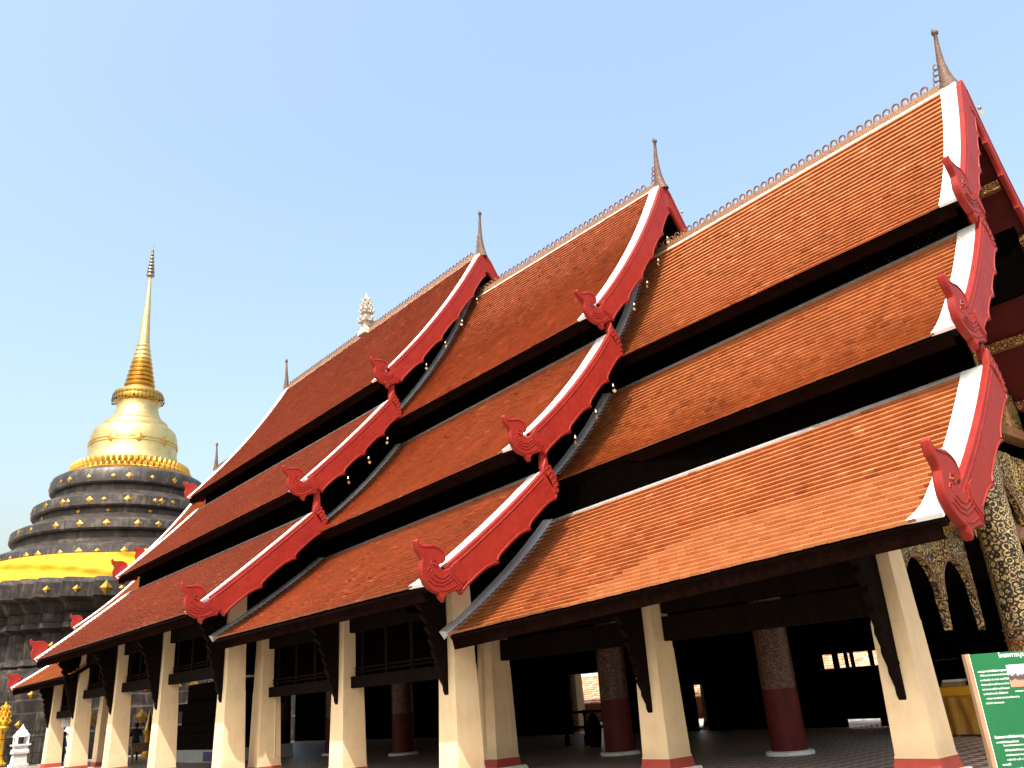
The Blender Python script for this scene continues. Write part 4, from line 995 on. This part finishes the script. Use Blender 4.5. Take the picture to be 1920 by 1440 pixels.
for k in range(3): mb = MB(); mb.box((-9.5+.03*k, 21.6, -.451+.05*k), (-9.05+.02*k, 21.95, -.405+.05*k)); mb.build('book', 'white_stone' if k == 2 else 'timber', t)

t = thing('altar_rail', 'dark turned wooden railing deep inside the hall', 'railing', (-19.9, 20.4, FLOOR))
for zz in (-.56, -1.02): mb = MB(); mb.box((-21.6, 20.36, zz-.04), (-18.4, 20.44, zz+.04)); mb.build('rail', 'shaded_wood', t)
for x in (-21.4, -20.5, -19.45, -18.6):
    mb = MB(); mb.lathe([(.09, FLOOR), (.09, -1.3), (.05, -1.2), (.08, -1.0), (.05, -.9), (.045, -.7), (.08, -.6), (.08, -.5)], (x, 20.4), 14); mb.build('turned_post', 'shaded_wood', t, smooth=40)
t = thing('dark_urn', 'dark tall urn silhouetted before the railing', 'urn', (-19.35, 19.6, FLOOR))
mb = MB(); mb.lathe([(.16, FLOOR), (.2, -1.35), (.24, -1.1), (.22, -.9), (.15, -.78), (.16, -.7), (.1, -.66)], (-19.35, 19.6), 20); mb.build('body', 'shaded_wood', t, smooth=40)
mb = MB(); mb.lathe([(.1, -.659), (.11, -.62), (.03, -.58)], (-19.35, 19.6), 16); mb.build('lid', 'shaded_wood', t, smooth=40)

t = thing('stepped_altar', 'dark stepped altar on a pale base inside the rear hall', 'altar', (-37.5, 15.5, FLOOR))
mb = MB(); mb.box((-41, 14.1, FLOOR), (-34.2, 17, -1.08)); mb.build('pale_base', 'concrete', t)
for k, (o_, z0_, z1_) in enumerate(((.25, -1.079, -.7), (.1, -.699, -.45), (.35, -.449, -.1), (.55, -.099, .5), (.3, .501, .8), (.7, .801, 1.6))):
    mb = MB(); mb.box((-41+o_, 14.1+o_, z0_), (-34.2-o_, 17-o_, z1_)); mb.build('step', 'dark_wood', t)
mb = MB(); mb.box((-36.2, 14.06, -1.5), (-35.2, 14.09, -1.15)); tag(mb.build('blue_placard', 'purple_sign'), 'small dark blue placard leaning on the pale altar base', 'sign')
t = thing('wooden_table', 'plain brown wooden table standing between the far columns', 'table', (-44, 14.2, FLOOR))
mb = MB(); mb.box((-44.5, 13.5, -.82), (-43.5, 15.0, -.74)); mb.build('tabletop', 'timber', t)
mb = MB(); mb.box((-43.56, 13.6, -1.1), (-43.5, 14.9, -.821)); mb.build('apron', 'timber', t)
for x in (-44.4, -43.6):
    for y in (13.6, 14.9): mb = MB(); mb.box((x-.05, y-.05, FLOOR), (x+.05, y+.05, -.82)); mb.build('leg', 'timber', t)
(x0, y0) = cx(1, 2)
t = thing('electric_box', 'pair of grey electric boxes on the inner column by the eave', 'box', (x0-.5, y0-.2, .7))
for k, zz in enumerate((.95, .68)): mb = MB(); mb.box((x0-.62, y0-.36, zz), (x0-.34, y0-.16, zz+.2)); mb.build('case', 'concrete' if k else 'white_stone', t)
mb = MB(); mb.box((x0-.36, y0-.38, .66), (x0-.3, y0-.12, 1.0)); mb.build('backplate', 'iron', t)
for dx in (-.10, -.04): mb = MB(); mb.tube([(x0+dx, y0-.35, -1.3), (x0+dx+.01, y0-.30, .9), (x0+dx, y0-.30, 1.3)], .016, 6); mb.build('conduit_pipe', 'conduit', hall)
mb = MB(); mb.tube([(x0+.345, y0+.14, -1.05), (x0+.30, y0+.15, 1.3)], .014, 6); mb.build('conduit_pipe', 'conduit', hall)
(x0, y0) = cx(2, 2)
mb = MB(); mb.tube([(x0+.34, y0+.30, -1.1), (x0+.34, y0+.14, -1.1), (x0+.3, y0+.14, .5)], .013, 6); mb.build('conduit_pipe', 'conduit', hall)
(x0, y0) = cx(4, 1)
mb = MB(); mb.box((x0+1.0, y0+.02, .2), (x0+1.05, y0+.45, .52)); tag(mb.build('paper_notice', 'white_stone'), 'small white paper notice hung under the lowest far beam', 'notice')

# gallery across the court beyond the hall, and the palm behind it
g = thing('court_gallery', 'low tiled gallery across the court seen through the hall', 'building', (-32, 33.5, GROUND))
mb = MB(); mb.box((-50, 32.6, GROUND), (-8, 35.4, -.45)); mb.build('wall', 'far_wall_orange', g)
tile_mat('tile_far', [(.3, .12, .06), (.5, .26, .14), (.62, .38, .22), (.72, .5, .33)])
mb = MB(); rng = random.Random(9)
for c in range(13):
    f0, f1 = c/13, (c+1.25)/13
    for k in range(150):
        x0 = -50+k*.28+(c % 2)*.14; y0, z0_ = 31.6+2.2*f0, -.5+1.35*f0; y1, z1_ = 31.6+2.2*f1, -.5+1.35*f1
        lift = .03; tn = rng.random(); mb.add([(x0, y0, z0_+lift+.02), (x0+.26, y0, z0_+lift+.02), (x0+.26, y1, z1_+.0), (x0, y1, z1_+.0), (x0, y0, z0_-.01), (x0+.26, y0, z0_-.01)], [(0, 1, 2, 3), (0, 4, 5, 1)], tn)
stuff(mb.build('tile_courses', 'tile_far', g))
mb = MB(); mb.add([(-50, 31.6, -.52), (-8, 31.6, -.52), (-8, 33.8, .83), (-50, 33.8, .83), (-50, 36, -.52), (-8, 36, -.52)], [(0, 1, 2, 3), (3, 2, 5, 4), (0, 4, 5, 1)]); mb.build('roof', 'fascia_wood', g)
mb = MB(); mb.box((-50, 33.68, .82), (-8, 33.92, .98)); mb.build('ridge', 'white_plaster', g)
mb = MB(); mb.box((-50, 31.2, GROUND), (-8, 32.6, GROUND+.3)); mb.build('step', 'white_plaster', g)
t = thing('standing_board', 'red painted standing panel in the court beyond the opening', 'panel', (-30.9, 30.4, GROUND))
mb = MB(); mb.box((-31.35, 30.38, GROUND+.1), (-30.75, 30.42, -.02)); mb.build('board', 'far_wall_red', t)
for x in (-31.3, -30.8): mb = MB(); mb.box((x-.03, 30.43, GROUND), (x+.03, 30.48, -.1)); mb.build('leg', 'far_wall_red', t)
def tree(name, label, x, y, z0_, h, r_, n, seed):
    rg = random.Random(seed); t = thing(name, label, 'tree', (x, y, z0_))
    mb = MB(); mb.tube([(x, y, z0_), (x+.1, y, z0_+h*.4), (x, y+.1, z0_+h*.8)], [.22, .16, .08], 8)
    for k in range(6):
        a_ = k*1.05; mb.tube([(x, y, z0_+h*.5), (x+math.cos(a_)*r_*.5, y+math.sin(a_)*r_*.5, z0_+h*.75), (x+math.cos(a_)*r_*.8, y+math.sin(a_)*r_*.8, z0_+h*.9)], [.09, .05, .02], 6)
    mb.build('trunk', 'timber', t, smooth=40)
    mb = MB()
    for k in range(n):
        a_, b_ = rg.uniform(0, 2*PI), rg.uniform(-1, 1); q = rg.random()**.4; cl = .75+.25*math.sin(a_*5+b_*7)
        c_ = Vector((x+math.cos(a_)*math.sqrt(1-b_*b_)*r_*q*cl, y+math.sin(a_)*math.sqrt(1-b_*b_)*r_*q*cl, z0_+h*.78+b_*r_*.7*q*cl))
        d1 = Vector((rg.gauss(0, 1), rg.gauss(0, 1), rg.gauss(0, .6))).normalized(); d2 = d1.orthogonal().normalized(); l_ = rg.uniform(.14, .3)
        mb.add([c_-d1*l_, c_+d2*l_*.35, c_+d1*l_, c_-d2*l_*.35], [(0, 1, 2, 3)])
    stuff(mb.build('crown', 'leaf', t))
tree('leafy_tree', 'leafy green tree rising just above the far gallery roof', -41.5, 41, GROUND, 5.2, 2.6, 2600, 1)
tree('leafy_tree', 'rounder green tree to the right beyond the far gallery', -36, 42.5, GROUND, 4.6, 2.2, 2200, 2)
